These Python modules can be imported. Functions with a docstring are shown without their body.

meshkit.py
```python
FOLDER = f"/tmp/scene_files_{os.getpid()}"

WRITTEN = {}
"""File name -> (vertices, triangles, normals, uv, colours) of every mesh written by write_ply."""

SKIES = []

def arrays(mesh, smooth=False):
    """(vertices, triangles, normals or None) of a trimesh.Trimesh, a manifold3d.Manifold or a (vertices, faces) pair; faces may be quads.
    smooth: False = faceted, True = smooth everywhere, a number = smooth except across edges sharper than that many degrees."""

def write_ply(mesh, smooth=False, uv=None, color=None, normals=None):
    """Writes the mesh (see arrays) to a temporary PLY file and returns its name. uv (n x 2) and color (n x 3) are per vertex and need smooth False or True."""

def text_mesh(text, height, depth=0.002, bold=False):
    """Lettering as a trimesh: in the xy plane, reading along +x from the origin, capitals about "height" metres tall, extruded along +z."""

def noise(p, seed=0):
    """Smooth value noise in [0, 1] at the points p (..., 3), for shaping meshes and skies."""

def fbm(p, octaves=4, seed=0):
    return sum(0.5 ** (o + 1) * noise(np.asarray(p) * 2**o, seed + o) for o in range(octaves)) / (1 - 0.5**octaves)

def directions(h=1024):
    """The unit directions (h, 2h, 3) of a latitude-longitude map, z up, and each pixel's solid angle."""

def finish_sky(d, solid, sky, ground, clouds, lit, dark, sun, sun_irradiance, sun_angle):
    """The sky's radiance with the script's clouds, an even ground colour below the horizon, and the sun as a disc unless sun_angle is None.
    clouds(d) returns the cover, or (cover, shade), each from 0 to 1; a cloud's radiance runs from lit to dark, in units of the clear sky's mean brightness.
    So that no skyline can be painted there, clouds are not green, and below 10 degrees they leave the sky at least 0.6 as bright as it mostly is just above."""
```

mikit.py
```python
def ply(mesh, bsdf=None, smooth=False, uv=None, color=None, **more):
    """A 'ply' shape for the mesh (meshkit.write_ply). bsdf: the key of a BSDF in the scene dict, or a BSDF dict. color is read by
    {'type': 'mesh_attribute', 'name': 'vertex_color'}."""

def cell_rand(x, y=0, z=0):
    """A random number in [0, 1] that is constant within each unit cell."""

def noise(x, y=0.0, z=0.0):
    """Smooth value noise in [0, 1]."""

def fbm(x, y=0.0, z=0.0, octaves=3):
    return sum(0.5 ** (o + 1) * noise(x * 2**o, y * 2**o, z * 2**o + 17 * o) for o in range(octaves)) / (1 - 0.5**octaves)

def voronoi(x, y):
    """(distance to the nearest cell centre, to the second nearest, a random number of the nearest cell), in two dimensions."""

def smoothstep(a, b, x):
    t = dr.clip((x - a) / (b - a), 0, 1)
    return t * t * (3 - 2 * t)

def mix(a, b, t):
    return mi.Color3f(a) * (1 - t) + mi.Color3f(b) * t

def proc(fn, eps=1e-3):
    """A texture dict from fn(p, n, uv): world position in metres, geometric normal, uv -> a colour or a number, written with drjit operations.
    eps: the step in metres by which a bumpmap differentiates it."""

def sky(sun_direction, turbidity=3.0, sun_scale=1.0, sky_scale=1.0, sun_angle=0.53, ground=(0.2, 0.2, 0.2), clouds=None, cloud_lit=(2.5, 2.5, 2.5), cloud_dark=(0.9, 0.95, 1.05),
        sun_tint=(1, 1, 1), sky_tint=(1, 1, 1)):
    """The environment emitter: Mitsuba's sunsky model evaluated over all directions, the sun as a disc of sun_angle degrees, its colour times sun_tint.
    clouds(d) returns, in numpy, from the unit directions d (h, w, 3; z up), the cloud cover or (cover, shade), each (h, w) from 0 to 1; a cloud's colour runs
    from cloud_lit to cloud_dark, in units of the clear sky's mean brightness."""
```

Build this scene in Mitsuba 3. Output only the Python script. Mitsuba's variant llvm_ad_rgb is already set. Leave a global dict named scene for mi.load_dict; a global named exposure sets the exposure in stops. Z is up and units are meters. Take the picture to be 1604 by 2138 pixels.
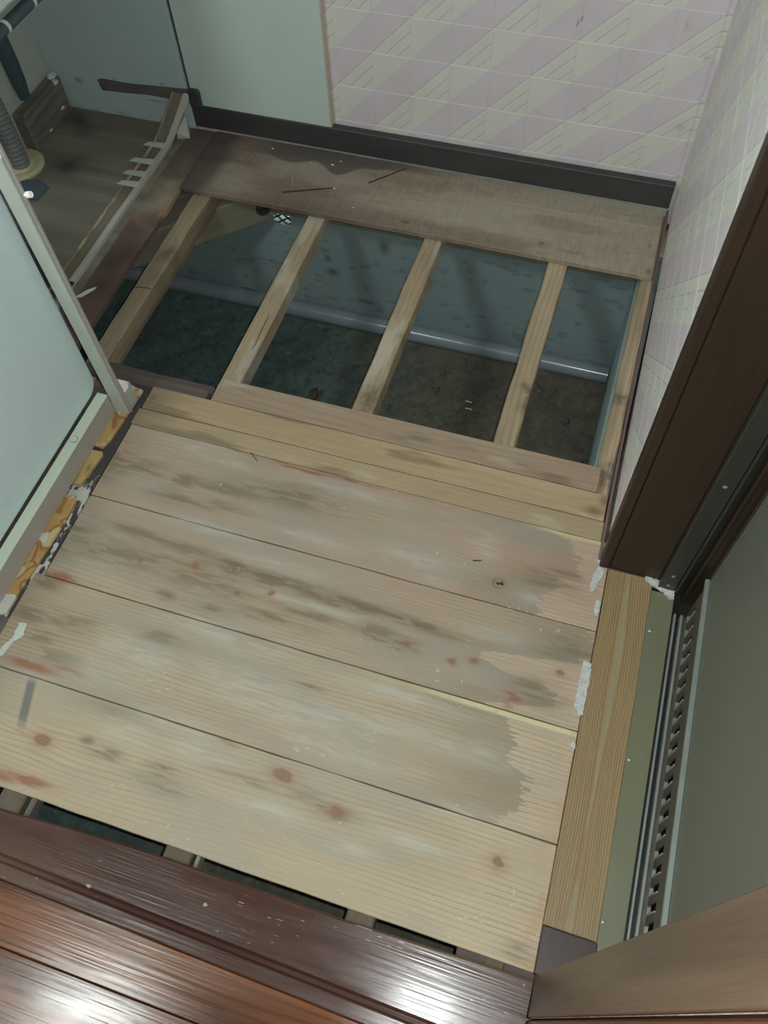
import math, random
import numpy as np, trimesh, manifold3d as m3, mitsuba as mi, drjit as dr
from shapely.geometry import Polygon
import mikit, meshkit
from mikit import noise, fbm, voronoi, smoothstep, mix, proc

rng = np.random.default_rng(7)
random.seed(7)
T = mi.ScalarTransform4f
scene, labels = {}, {}

# ------------------------------------------------------------------ camera, light, exposure
RIGHT = np.array([0.95193691, 0.30444942, -0.03356604])
DOWN = np.array([0.2445815, -0.8215293, -0.5150432])
FWD = np.array([-0.18438008, 0.482079, -0.85650676])
CAM = np.array([0.0, 0.0, 1.40])
scene['camera'] = {'type': 'perspective', 'fov': 2 * math.degrees(math.atan(802 / 1767.4)), 'fov_axis': 'x', 'near_clip': 0.02, 'far_clip': 50.0,
                   'to_world': T().look_at(origin=CAM.tolist(), target=(CAM + FWD).tolist(), up=(-DOWN).tolist())}
exposure = 1.2
# the phone's own lamp beside the lens
FLASH = (CAM + 0.02 * RIGHT - 0.012 * DOWN)
scene['phone_light'] = {'type': 'spot', 'intensity': {'type': 'rgb', 'value': [1.52, 1.62, 1.57]}, 'cutoff_angle': 75.0, 'beam_width': 58.0,
                        'to_world': T().look_at(origin=FLASH.tolist(), target=(FLASH + FWD).tolist(), up=(-DOWN).tolist())}
# daylight outside the house: it only gets in through the vent of the crawl space
scene['daylight'] = {'type': 'constant', 'radiance': {'type': 'rgb', 'value': [6.0, 6.2, 5.8]}}
LAMP = (-1.20, -0.40, 2.30)
LAMP_RGB = [23.5, 25.2, 24.2]

# ------------------------------------------------------------------ helpers
def numbered(key):
    if key not in scene and not any(k.startswith(key + '__') for k in scene) and key not in labels:
        return key
    k = 1
    while True:
        n = f'{key}_{k:03d}'
        if n not in scene and n not in labels and not any(q.startswith(n + '__') for q in scene):
            return n
        k += 1

def thing(name, label, cat, group=None):
    key = numbered(name)
    labels[key] = {'label': label, 'category': cat}
    if group: labels[key]['group'] = group
    return key

def struct(key, label):
    labels[key] = {'label': label, 'kind': 'structure'}
    return key

def put(name, mesh, m, parent=None, smooth=False, label=None, kind=None):
    key = numbered(parent + '__' + name if parent else name) if parent else name
    scene[key] = mikit.ply(mesh, m, smooth=smooth)
    if label or kind:
        labels[key] = {**labels.get(key, {}), **({'label': label} if label else {}), **({'kind': kind} if kind else {})}
    return key

def box(lo, hi, r=0.0):
    """A box with chamfered edges."""
    lo, hi = np.array(lo, float), np.array(hi, float)
    if r <= 0:
        b = trimesh.creation.box(extents=hi - lo); b.apply_translation((lo + hi) / 2); return b
    r = min(r, 0.45 * (hi - lo).min())
    pts = []
    for sx in (0, 1):
        for sy in (0, 1):
            for sz in (0, 1):
                c = np.where([sx, sy, sz], hi, lo); s = np.where([sx, sy, sz], -1.0, 1.0) * r
                for k in range(3):
                    q = c + s; q[k] = c[k]; pts.append(q)
    return trimesh.convex.convex_hull(np.array(pts))

def cat(*ms): return trimesh.util.concatenate(list(ms))

def prism(poly, z0, z1):
    m = trimesh.creation.extrude_polygon(Polygon(poly).buffer(0), z1 - z0, engine='earcut'); m.apply_translation([0, 0, z0]); return m

def hull(pts): return trimesh.convex.convex_hull(np.array(pts, float))

def tube(path, radii, n=20, rib=None):
    path = np.array(path, float); radii = np.broadcast_to(radii, len(path))
    t = np.gradient(path, axis=0); t /= np.linalg.norm(t, axis=1, keepdims=True)
    ref = np.array([0.3, 0.9, 0.1]); v, f = [], []
    a = np.arange(n) * 2 * np.pi / n
    for p, d, r in zip(path, t, radii):
        u = np.cross(d, ref); u /= np.linalg.norm(u); w = np.cross(d, u)
        v.append(p + r * (np.cos(a)[:, None] * u + np.sin(a)[:, None] * w))
    v = np.vstack(v)
    for i in range(len(path) - 1):
        for j in range(n):
            A, B = i * n + j, i * n + (j + 1) % n
            f += [[A, B, B + n], [A, B + n, A + n]]
    k = len(v); v = np.vstack([v, path[:1], path[-1:]]); L = (len(path) - 1) * n
    for j in range(n):
        f += [[k, (j + 1) % n, j], [k + 1, L + j, L + (j + 1) % n]]
    m = trimesh.Trimesh(v, f, process=False); m.fix_normals(); return m

def lathe(profile, n=40):
    return trimesh.creation.revolve(np.array(profile, float), sections=n)

def shear(m, k=0.018, y0=0.9):
    """The door side of the room runs about one degree off square."""
    m = m.copy(); m.vertices[:, 0] += k * (y0 - m.vertices[:, 1]); return m

def board(lo, hi, r=0.0015, amp=0.0008, seed=0, step=0.03):
    """A sawn board: chamfered box, subdivided along its length, with slightly uneven edges."""
    b = box(lo, hi, r)
    ax = int(np.argmax(np.array(hi) - np.array(lo)))
    m = m3.Manifold(m3.Mesh(np.asarray(b.vertices, np.float32), np.asarray(b.faces, np.uint32)))
    m = m.refine_to_length(max(step, 0.02)).to_mesh()
    v = np.array(m.vert_properties[:, :3], float)
    q = np.zeros_like(v); q[:, 0] = v[:, ax] * 18; q[:, 1] = seed * 7.3
    lo, hi = np.array(lo), np.array(hi)
    for k in range(3):
        if k == ax: continue
        q[:, 2] = 3.1 * (v[:, k] > (lo[k] + hi[k]) / 2) + k * 11.7
        v[:, k] += (meshkit.noise(q, seed) - 0.5) * 2 * amp * (0.5 if k == 2 else 1)
    return trimesh.Trimesh(v, m.tri_verts, process=False)

# ------------------------------------------------------------------ materials
def principled(col, rough=0.6, spec=0.3, **k):
    c = {'type': 'rgb', 'value': list(col)} if isinstance(col, (tuple, list)) else col
    return {'type': 'principled', 'base_color': c, 'roughness': rough, 'specular': spec, **k}

def M(name, d): scene['m_' + name] = {'type': 'twosided', 'bsdf': d}

def bump(d, fn, s=1.0, eps=1e-3): return {'type': 'bumpmap', 'arbitrary': proc(fn, eps), 'scale': s, 'nested_bsdf': d} if False else {'type': 'bumpmap', 'bump_texture': proc(fn, eps), 'scale': s, 'bsdf': d}

def spots(x, y, L, k=1.1):
    m = mi.Float(0)
    for cx, cy, a, b in L:
        m = dr.maximum(m, dr.exp(-k * (dr.square((x - cx) / a) + dr.square((y - cy) / b))))
    return m

def pl(t, pts):
    """Piecewise linear curve through pts = [(t, v), ...] with rising t."""
    out = mi.Float(pts[0][1])
    for (a, u), (b, v) in zip(pts, pts[1:]):
        out = dr.select(t >= a, u + (v - u) * dr.clip((t - a) / (b - a), 0, 1), out)
    return out

def grain(al, ac, seed, rings=900.0):
    """(ring stripes 0..1, fine fibres 0..1, broad tone 0..1) of sawn timber; al runs along the grain, ac across it."""
    w = fbm(al * 1.6 + seed * 3.7, ac * 9.0 + seed, seed * 1.3, 3)
    st = 0.5 + 0.5 * dr.sin(ac * rings + w * 34.0 + seed * 9)
    fine = noise(al * 22.0 + seed, ac * 1300.0, seed)
    broad = fbm(al * 2.3 + 5.1 * seed, ac * 16.0, seed + 4.0, 3)
    return st, fine, broad

KNOT = [(-0.055, 0.701, 0.014, 0.011), (-0.306, 0.264, 0.016, 0.009), (0.057, 0.238, 0.011, 0.008), (-0.718, 0.196, 0.014, 0.010), (-0.206, 0.234, 0.011, 0.007), (-0.093, 0.533, 0.007, 0.006), (-0.057, 0.547, 0.007, 0.005), (-0.71, 0.555, 0.006, 0.005), (-0.603, 0.576, 0.008, 0.006), (-0.506, 0.547, 0.007, 0.005), (-0.45, 0.564, 0.006, 0.005), (-0.184, 0.541, 0.006, 0.005), (0.088, 0.567, 0.008, 0.005)]
GREY = [(-0.799, 0.75, 0.048, 0.019), (-0.706, 0.744, 0.023, 0.015), (-0.62, 0.75, 0.092, 0.012), (-0.508, 0.765, 0.091, 0.019), (-0.461, 0.785, 0.05, 0.015), (-0.864, 0.75, 0.043, 0.032), (-0.775, 0.557, 0.111, 0.022), (-0.678, 0.565, 0.06, 0.013), (-0.576, 0.559, 0.106, 0.027), (-0.477, 0.588, 0.114, 0.02), (-0.542, 0.503, 0.038, 0.011), (-0.635, 0.505, 0.021, 0.009), (-0.361, 0.543, 0.083, 0.009), (-0.235, 0.547, 0.04, 0.019), (-0.188, 0.538, 0.031, 0.014), (-0.329, 0.582, 0.119, 0.013), (-0.437, 0.476, 0.023, 0.005), (-0.166, 0.583, 0.08, 0.006), (-0.861, 0.462, 0.025, 0.011), (-0.873, 0.528, 0.041, 0.013), (-0.859, 0.397, 0.035, 0.015), (-0.81, 0.363, 0.039, 0.016), (-0.774, 0.403, 0.058, 0.017), (-0.611, 0.204, 0.03, 0.006), (-0.641, 0.218, 0.013, 0.007), (-0.597, 0.213, 0.018, 0.007), (-0.496, 0.187, 0.039, 0.01), (-0.499, 0.21, 0.026, 0.01), (-0.215, 0.235, 0.036, 0.012), (-0.259, 0.245, 0.033, 0.01), (-0.413, 0.286, 0.017, 0.005), (-0.375, 0.241, 0.051, 0.006), (0.118, 0.127, 0.021, 0.011), (-0.616, 0.284, 0.054, 0.014), (-0.756, 0.336, 0.067, 0.013), (-0.132, 0.468, 0.043, 0.004), (-0.324, 0.418, 0.026, 0.004), (-0.61, 0.424, 0.047, 0.012), (-0.434, 0.516, 0.074, 0.012), (-0.872, 0.583, 0.052, 0.013), (-0.871, 0.711, 0.024, 0.015), (0.105, 0.617, 0.045, 0.02), (0.05, 0.60, 0.06, 0.01), (0.06, 0.522, 0.045, 0.02), (0.055, 0.755, 0.04, 0.012), (0.03, 0.735, 0.05, 0.02), (-0.69, 0.70, 0.06, 0.012), (-0.60, 0.71, 0.05, 0.009)]
WARM = [(-0.799, 0.309, 0.052, 0.009), (-0.729, 0.321, 0.028, 0.006), (-0.714, 0.131, 0.053, 0.008), (-0.77, 0.125, 0.05, 0.01), (0.02, 0.497, 0.012, 0.018), (-0.836, 0.48, 0.04, 0.009), (-0.565, 0.844, 0.114, 0.004), (-0.469, 0.836, 0.091, 0.004), (-0.39, 0.838, 0.1, 0.004)]
CHALK = [(-0.091, 0.773, 0.019, 0.026), (-0.109, 0.773, 0.024, 0.006), (-0.701, 0.828, 0.064, 0.015), (-0.647, 0.813, 0.053, 0.011), (-0.366, 0.813, 0.118, 0.008), (-0.619, 0.383, 0.065, 0.027), (-0.68, 0.336, 0.056, 0.021), (-0.672, 0.395, 0.038, 0.02), (-0.486, 0.461, 0.119, 0.019), (-0.306, 0.371, 0.128, 0.017), (-0.192, 0.389, 0.101, 0.015), (-0.474, 0.616, 0.086, 0.013), (-0.427, 0.694, 0.078, 0.01), (-0.62, 0.658, 0.07, 0.012), (-0.221, 0.707, 0.056, 0.015), (0.01, 0.69, 0.018, 0.009), (-0.174, 0.675, 0.028, 0.009), (-0.545, 0.288, 0.089, 0.015), (-0.451, 0.258, 0.052, 0.015), (-0.581, 0.251, 0.045, 0.019), (-0.167, 0.19, 0.032, 0.008), (-0.069, 0.228, 0.047, 0.008), (-0.396, 0.562, 0.102, 0.007), (-0.022, 0.603, 0.052, 0.009), (-0.044, 0.392, 0.081, 0.017), (-0.24, 0.332, 0.1, 0.018), (-0.372, 0.359, 0.104, 0.017), (-0.002, 0.294, 0.054, 0.011), (-0.31, 0.206, 0.057, 0.01), (-0.419, 0.389, 0.08, 0.021), (-0.169, 0.448, 0.102, 0.011)]
STAIN1 = [(0.655, 0.009), (0.667, 0.039), (0.683, 0.027), (0.706, 0.029), (0.723, 0.038), (0.761, 0.079), (0.782, 0.079), (0.829, 0.049), (0.848, -0.021)]
STAIN2 = [(0.480, -0.02), (0.491, 0.03), (0.502, 0.085), (0.528, 0.092), (0.538, 0.061), (0.542, -0.007), (0.556, -0.053), (0.572, -0.02), (0.585, 0.067), (0.592, 0.112), (0.614, 0.133), (0.654, 0.133)]
STAIN3 = [(0.29, 0.04), (0.334, 0.076), (0.357, 0.077), (0.378, 0.078), (0.393, 0.049), (0.409, 0.038), (0.449, 0.03), (0.461, 0.016), (0.474, -0.01)]

def plank_colour(p, n, uv):
    x, y = p.x, p.y
    wx, wy = x + (noise(x * 40, y * 90, 3) - 0.5) * 0.012, y + (noise(x * 30, y * 120, 8) - 0.5) * 0.006
    one, two, three = y > 0.660, (y > 0.4755) & (y <= 0.660), (y > 0.2915) & (y <= 0.4755)
    seed = dr.select(one, mi.Float(1.0), dr.select(two, mi.Float(2.0), dr.select(three, mi.Float(3.0), mi.Float(4.6))))
    # grain bends round the knots
    bend = mi.Float(0)
    for cx, cy, a, b in KNOT[:8]:
        bend += 0.5 * b * dr.exp(-dr.square((x - cx) / (3.2 * a)) - dr.square((y - cy) / (3.0 * b))) * dr.sign(y - cy)
    st, fine, broad = grain(x, y + bend, seed, 760.0)
    fresh = dr.select(one, mi.Float(0.0), dr.select(two, mi.Float(0.15), dr.select(three, mi.Float(0.55), mi.Float(0.9))))
    c = mix((0.56, 0.435, 0.335), (0.60, 0.49, 0.35), fresh)
    c = mix(c, (0.33, 0.235, 0.165), 0.62 * smoothstep(0.62, 1.0, st) * smoothstep(0.25, 0.75, broad + 0.1 * fresh) * (0.4 + 0.6 * noise(x * 9, y * 120, 5)))
    c = c * (0.86 + 0.28 * fine) * (0.84 + 0.34 * broad)
    # worn grey film of old flooring, up to the ragged line where it was peeled off at the threshold
    jag = (noise(x * 25, y * 420, 1) - 0.5) * 0.022 + (noise(x * 60, y * 90, 5) - 0.5) * 0.02
    edge = dr.select(one, pl(y, STAIN1), dr.select(two, pl(y, STAIN2), dr.select(three, pl(y, STAIN3), mi.Float(0.04))))
    soft = dr.select(y < 0.2915, mi.Float(0.09), mi.Float(0.0025))
    film = smoothstep(0.0, 1.0, (edge - x + jag) / soft)
    near = smoothstep(-0.16, 0.02, x - edge + 0.05)
    amount = dr.select(y < 0.2915, mi.Float(0.28), 0.46 + 0.44 * near)
    c = mix(c, (0.335, 0.275, 0.205), film * amount * (0.62 + 0.55 * fbm(x * 9, y * 26, 2, 3)))
    c = mix(c, (0.40, 0.37, 0.32), film * 0.50 * smoothstep(0.42, 0.7, fbm(x * 5 + 3, y * 17, 9, 3)))
    pink = dr.select(one, mi.Float(0.75), dr.select(two, mi.Float(0.35), mi.Float(0.22)))
    c = mix(c, (0.50, 0.33, 0.26), 0.55 * pink * smoothstep(0.4, 0.72, fbm(x * 3 + 11, y * 13, 4, 3)))
    rough = 0.30 + 0.62 * smoothstep(0.36, 0.62, fbm(x * 26, y * 150, 6, 3)) + 0.28 * noise(x * 12, y * 40, 3)
    c = mix(c, (0.255, 0.20, 0.137), dr.clip(0.88 * spots(wx, wy, GREY, 0.75) * rough, 0, 0.85))
    c = mix(c, (0.33, 0.135, 0.075), dr.clip(0.95 * spots(wx, wy, WARM) * rough * 1.1, 0, 0.85))
    c = mix(c, (0.60, 0.60, 0.53), dr.clip(0.48 * spots(wx, wy, CHALK, 0.7) * rough, 0, 0.6))
    c = mix(c, (0.70, 0.70, 0.64), 0.5 * smoothstep(0.90, 0.96, noise(x * 130, y * 240, 2)) * smoothstep(0.66, 0.8, noise(x * 11, y * 17, 7)))
    # clean yellow tongues along two far edges, and old glue rust at the threshold
    c = mix(c, (0.80, 0.74, 0.44), 0.75 * smoothstep(0.4625, 0.468, y) * (y < 0.4765) * smoothstep(-0.28, -0.02, x))
    c = mix(c, (0.72, 0.62, 0.36), 0.8 * smoothstep(0.832, 0.838, y) * (y < 0.845) * smoothstep(-0.05, 0.04, x))
    c = mix(c, (0.55, 0.30, 0.15), 0.35 * smoothstep(0.105, 0.135, x) * smoothstep(0.45, 0.7, fbm(x * 60, y * 30, 3, 2)))
    # the dark brown water mark in the second plank
    band = dr.exp(-dr.square((y - (0.595 - 0.05 * (x + 0.45))) / 0.011)) * smoothstep(-0.9, -0.75, x) * (1 - smoothstep(-0.14, -0.06, x)) * two
    c = mix(c, (0.20, 0.145, 0.095), 0.62 * band * rough)
    # knots
    for cx, cy, a, b in KNOT:
        d = dr.sqrt(dr.square((wx - cx) / a) + dr.square((wy - cy) / b))
        ring = 0.5 + 0.5 * dr.sin(d * 14)
        c = mix(c, mix((0.30, 0.185, 0.12), (0.21, 0.125, 0.08), ring), 0.8 * (1 - smoothstep(0.75, 1.15, d)))
        c = mix(c, (0.36, 0.20, 0.13), 0.45 * dr.exp(-0.6 * dr.square(d - 0.6)))
    d = dr.sqrt(dr.square((x + 0.053) / 0.010) + dr.square((y - 0.702) / 0.008))
    c = mix(c, mix((0.05, 0.045, 0.04), (0.36, 0.34, 0.30), smoothstep(0.3, 0.75, noise(x * 330, y * 330, 3))), 1 - smoothstep(0.7, 1.0, d))
    # dark blue-grey diagonal streak at the left of the nearest plank
    d = dr.abs((x + 0.775) + 0.30 * (y - 0.24))
    c = mix(c, (0.13, 0.14, 0.16), 0.75 * (1 - smoothstep(0.004, 0.012, d)) * smoothstep(0.19, 0.23, y) * (1 - smoothstep(0.275, 0.295, y)))
    # cut ends and sides
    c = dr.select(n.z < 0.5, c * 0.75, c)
    return dr.clip(c * mi.Color3f(0.715, 0.715, 0.705), 0.01, 0.95)
M('plank', principled(proc(plank_colour), 0.62, 0.25))

def thin_colour(p, n, uv):          # the narrow boards between planks and opening
    x, y = p.x, p.y
    seed = dr.select(y > 0.948, mi.Float(2.3), dr.select(y > 0.8875, mi.Float(5.2), mi.Float(7.7)))
    st, fine, broad = grain(x, y, seed, 420.0)
    c = dr.select(y > 0.948, mi.Color3f(0.36, 0.285, 0.215), dr.select(y > 0.8875, mi.Color3f(0.46, 0.365, 0.235), mi.Color3f(0.43, 0.35, 0.23)))
    c = c * (0.88 + 0.24 * fine) * (0.78 + 0.44 * broad)
    c = mix(c, (0.27, 0.2, 0.125), 0.35 * smoothstep(0.6, 1.0, st) * broad)
    c = mix(c, (0.56, 0.52, 0.44), 0.5 * smoothstep(0.62, 0.75, fbm(x * 8, y * 28, seed, 3)))
    c = mix(c, (0.17, 0.13, 0.09), 0.55 * smoothstep(0.56, 0.72, fbm(x * 7 + 4, y * 40, seed + 2, 3)))
    c = mix(c, (0.16, 0.10, 0.06), 0.7 * spots(x, y, [(-0.86, 0.918, 0.012, 0.008), (0.085, 0.905, 0.02, 0.012), (-0.8, 0.89, 0.06, 0.004), (0.10, 0.935, 0.012, 0.02)]))
    c = mix(c, (0.22, 0.18, 0.13), 0.55 * (1 - smoothstep(-0.86, -0.72, x + 0.05 * noise(x * 30, y * 60))))
    return c * mi.Color3f(0.80, 0.76, 0.74)
M('thin_board', principled(proc(thin_colour), 0.65, 0.25))

JK = [(-0.99, 1.32, 0.02, 0.022), (-0.965, 1.26, 0.05, 0.03), (-0.66, 1.35, 0.018, 0.07), (-0.39, 1.24, 0.018, 0.012), (-0.42, 1.06, 0.025, 0.04), (-0.105, 1.175, 0.017, 0.011), (-0.12, 0.96, 0.014, 0.012), (0.085, 1.20, 0.02, 0.013), (0.09, 1.0, 0.014, 0.03), (-1.03, 1.34, 0.016, 0.025), (-0.68, 1.05, 0.02, 0.05), (-0.1, 1.13, 0.014, 0.016), (0.095, 1.03, 0.01, 0.01)]
def joist_colour(p, n, uv):
    x, y, z = p.x, p.y, p.z
    s = dr.floor((x + 1.07) / 0.29)
    st, fine, broad = grain(y, x + z * 0.8, s + 1.0, 500.0)
    c = mix((0.35, 0.285, 0.195), (0.50, 0.39, 0.265), s / 4.0)
    c = mix(c, (0.31, 0.215, 0.13), 0.45 * smoothstep(0.6, 1.0, st))
    c = c * (0.88 + 0.24 * fine) * (0.72 + 0.56 * broad)
    c = mix(c, (0.58, 0.55, 0.47), 0.55 * smoothstep(0.52, 0.72, fbm(x * 30, y * 9, 3, 3)) * (s > 0.5) * (s < 2.5))
    c = mix(c, (0.23, 0.18, 0.125), 0.5 * smoothstep(0.5, 0.7, fbm(x * 26 + 9, y * 6, z * 20, 3)))
    c = mix(c, (0.10, 0.075, 0.055), 0.82 * spots(x + (noise(x * 90, y * 90) - 0.5) * 0.012, y + (noise(x * 60, y * 60, 4) - 0.5) * 0.016, JK, 0.8) * (0.5 + 0.6 * noise(x * 160, y * 160, z * 160)))
    crack = dr.abs(y - 1.222 + (noise(x * 80, 1, 1) - 0.5) * 0.004 - (x + 1.03) * 0.12)
    c = mix(c, (0.04, 0.035, 0.03), 0.9 * (1 - smoothstep(0.0008, 0.0018, crack)) * (s < 0.5) * (z > -0.0165))
    c = mix(c, (0.20, 0.12, 0.075), 0.6 * (s < 0.5) * smoothstep(-0.052, -0.062, z))
    c = mix(c, (0.07, 0.055, 0.045), 0.8 * (1 - smoothstep(0.0008, 0.002, dr.abs(x + 0.712 + 0.006 * noise(y * 30, 2)))) * smoothstep(1.10, 1.13, y) * (1 - smoothstep(1.2, 1.24, y)))
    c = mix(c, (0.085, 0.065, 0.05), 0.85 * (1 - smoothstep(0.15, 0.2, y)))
    return c * 0.84
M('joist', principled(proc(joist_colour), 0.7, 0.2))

def far_colour(p, n, uv):           # the worn wide plank along the back wall
    x, y = p.x, p.y
    st, fine, broad = grain(x, y, 6.0, 260.0)
    c = mix((0.185, 0.14, 0.115), (0.31, 0.265, 0.205), smoothstep(-0.85, -0.15, x + 0.25 * (broad - 0.5)))
    weave = noise(x * 260, y * 45, 1) * 0.5 + noise(x * 60, y * 500, 2) * 0.5
    c = c * (0.78 + 0.44 * weave) * (0.72 + 0.56 * broad)
    c = mix(c, (0.34, 0.31, 0.25), 0.45 * smoothstep(0.45, 0.7, fbm(x * 4, y * 14, 5, 3)))
    c = mix(c, (0.20, 0.13, 0.09), 0.4 * smoothstep(0.5, 0.7, fbm(x * 6 + 3, y * 22, 7, 3)))
    wet = 1.745 + 0.02 * dr.sin(x * 9) + 0.02 * (noise(x * 14, 3) - 0.5) - 0.04 * smoothstep(-0.66, -0.72, x) * smoothstep(-0.8, -0.72, x)
    c = mix(c, (0.07, 0.065, 0.06), 0.75 * smoothstep(0, 0.012, y - wet) * (1 - smoothstep(-0.62, -0.40, x)) * smoothstep(-1.0, -0.9, x))
    c = mix(c, (0.075, 0.06, 0.055), 0.75 * (1 - smoothstep(-1.055, -1.0, x + 0.03 * (noise(x * 20, y * 20) - 0.5))))
    c = mix(c, (0.36, 0.36, 0.28), 0.6 * smoothstep(1.765, 1.80, y + 0.02 * noise(x * 60, y * 60)) * smoothstep(-0.35, 0.0, x))
    line = dr.abs(y - (1.722 + 0.004 * (noise(x * 7, 1) - 0.5)))
    c = mix(c, (0.44, 0.40, 0.33), 0.6 * (1 - smoothstep(0.0008, 0.0022, line)) * smoothstep(-0.35, -0.25, x))
    c = mix(c, (0.07, 0.05, 0.04), 0.6 * spots(x, y, [(-0.17, 1.60, 0.008, 0.006), (0.075, 1.66, 0.004, 0.008), (0.085, 1.575, 0.006, 0.01), (-0.5, 1.585, 0.012, 0.006)]))
    return c
M('far_plank', principled(proc(far_colour), 0.7, 0.2))

def left_colour(p, n, uv):          # stained plywood where the sink unit stood
    x, y = p.x, p.y
    st, fine, broad = grain(x * 0.7 + y * 0.3, y, 8.0, 90.0)
    c = mix((0.155, 0.145, 0.12), (0.25, 0.225, 0.175), smoothstep(0.3, 0.7, broad))
    c = c * (0.85 + 0.3 * fine)
    wx, wy = x + 0.05 * (noise(x * 16, y * 16) - 0.5), y + 0.05 * (noise(x * 16, y * 16, 5) - 0.5)
    c = mix(c, (0.05, 0.055, 0.055), 0.85 * spots(wx, wy, [(-1.425, 1.545, 0.05, 0.035), (-1.35, 1.20, 0.07, 0.05), (-1.30, 1.13, 0.07, 0.07), (-1.5, 1.73, 0.08, 0.03)], 0.7))
    right = smoothstep(-1.165, -1.16, x)
    c = mix(c, (0.17, 0.115, 0.095), 0.75 * right)
    c = mix(c, (0.34, 0.30, 0.22), 0.9 * right * spots(wx, wy, [(-1.12, 1.49, 0.035, 0.07), (-1.115, 1.575, 0.02, 0.05), (-1.135, 1.63, 0.018, 0.05)], 0.6))
    c = mix(c, (0.11, 0.062, 0.055), 0.85 * right * dr.maximum(spots(wx, wy, [(-1.085, 1.425, 0.05, 0.035), (-1.13, 1.385, 0.045, 0.03)], 0.6), smoothstep(1.40, 1.36, wy) * 0.7))
    c = mix(c, (0.36, 0.24, 0.13), 0.8 * smoothstep(-1.098, -1.094, x + 0.012 * (noise(y * 60, 2) - 0.5)) * smoothstep(1.43, 1.46, y) * (y < 1.556))
    c = mix(c, (0.10, 0.085, 0.08), 0.7 * right * smoothstep(1.56, 1.60, y))
    c = mix(c, (0.055, 0.05, 0.05), 0.6 * right * spots(wx, wy, [(-1.12, 1.29, 0.03, 0.06), (-1.13, 1.17, 0.03, 0.04)], 0.6))
    return c
M('left_ply', principled(proc(left_colour), 0.75, 0.2))

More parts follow.
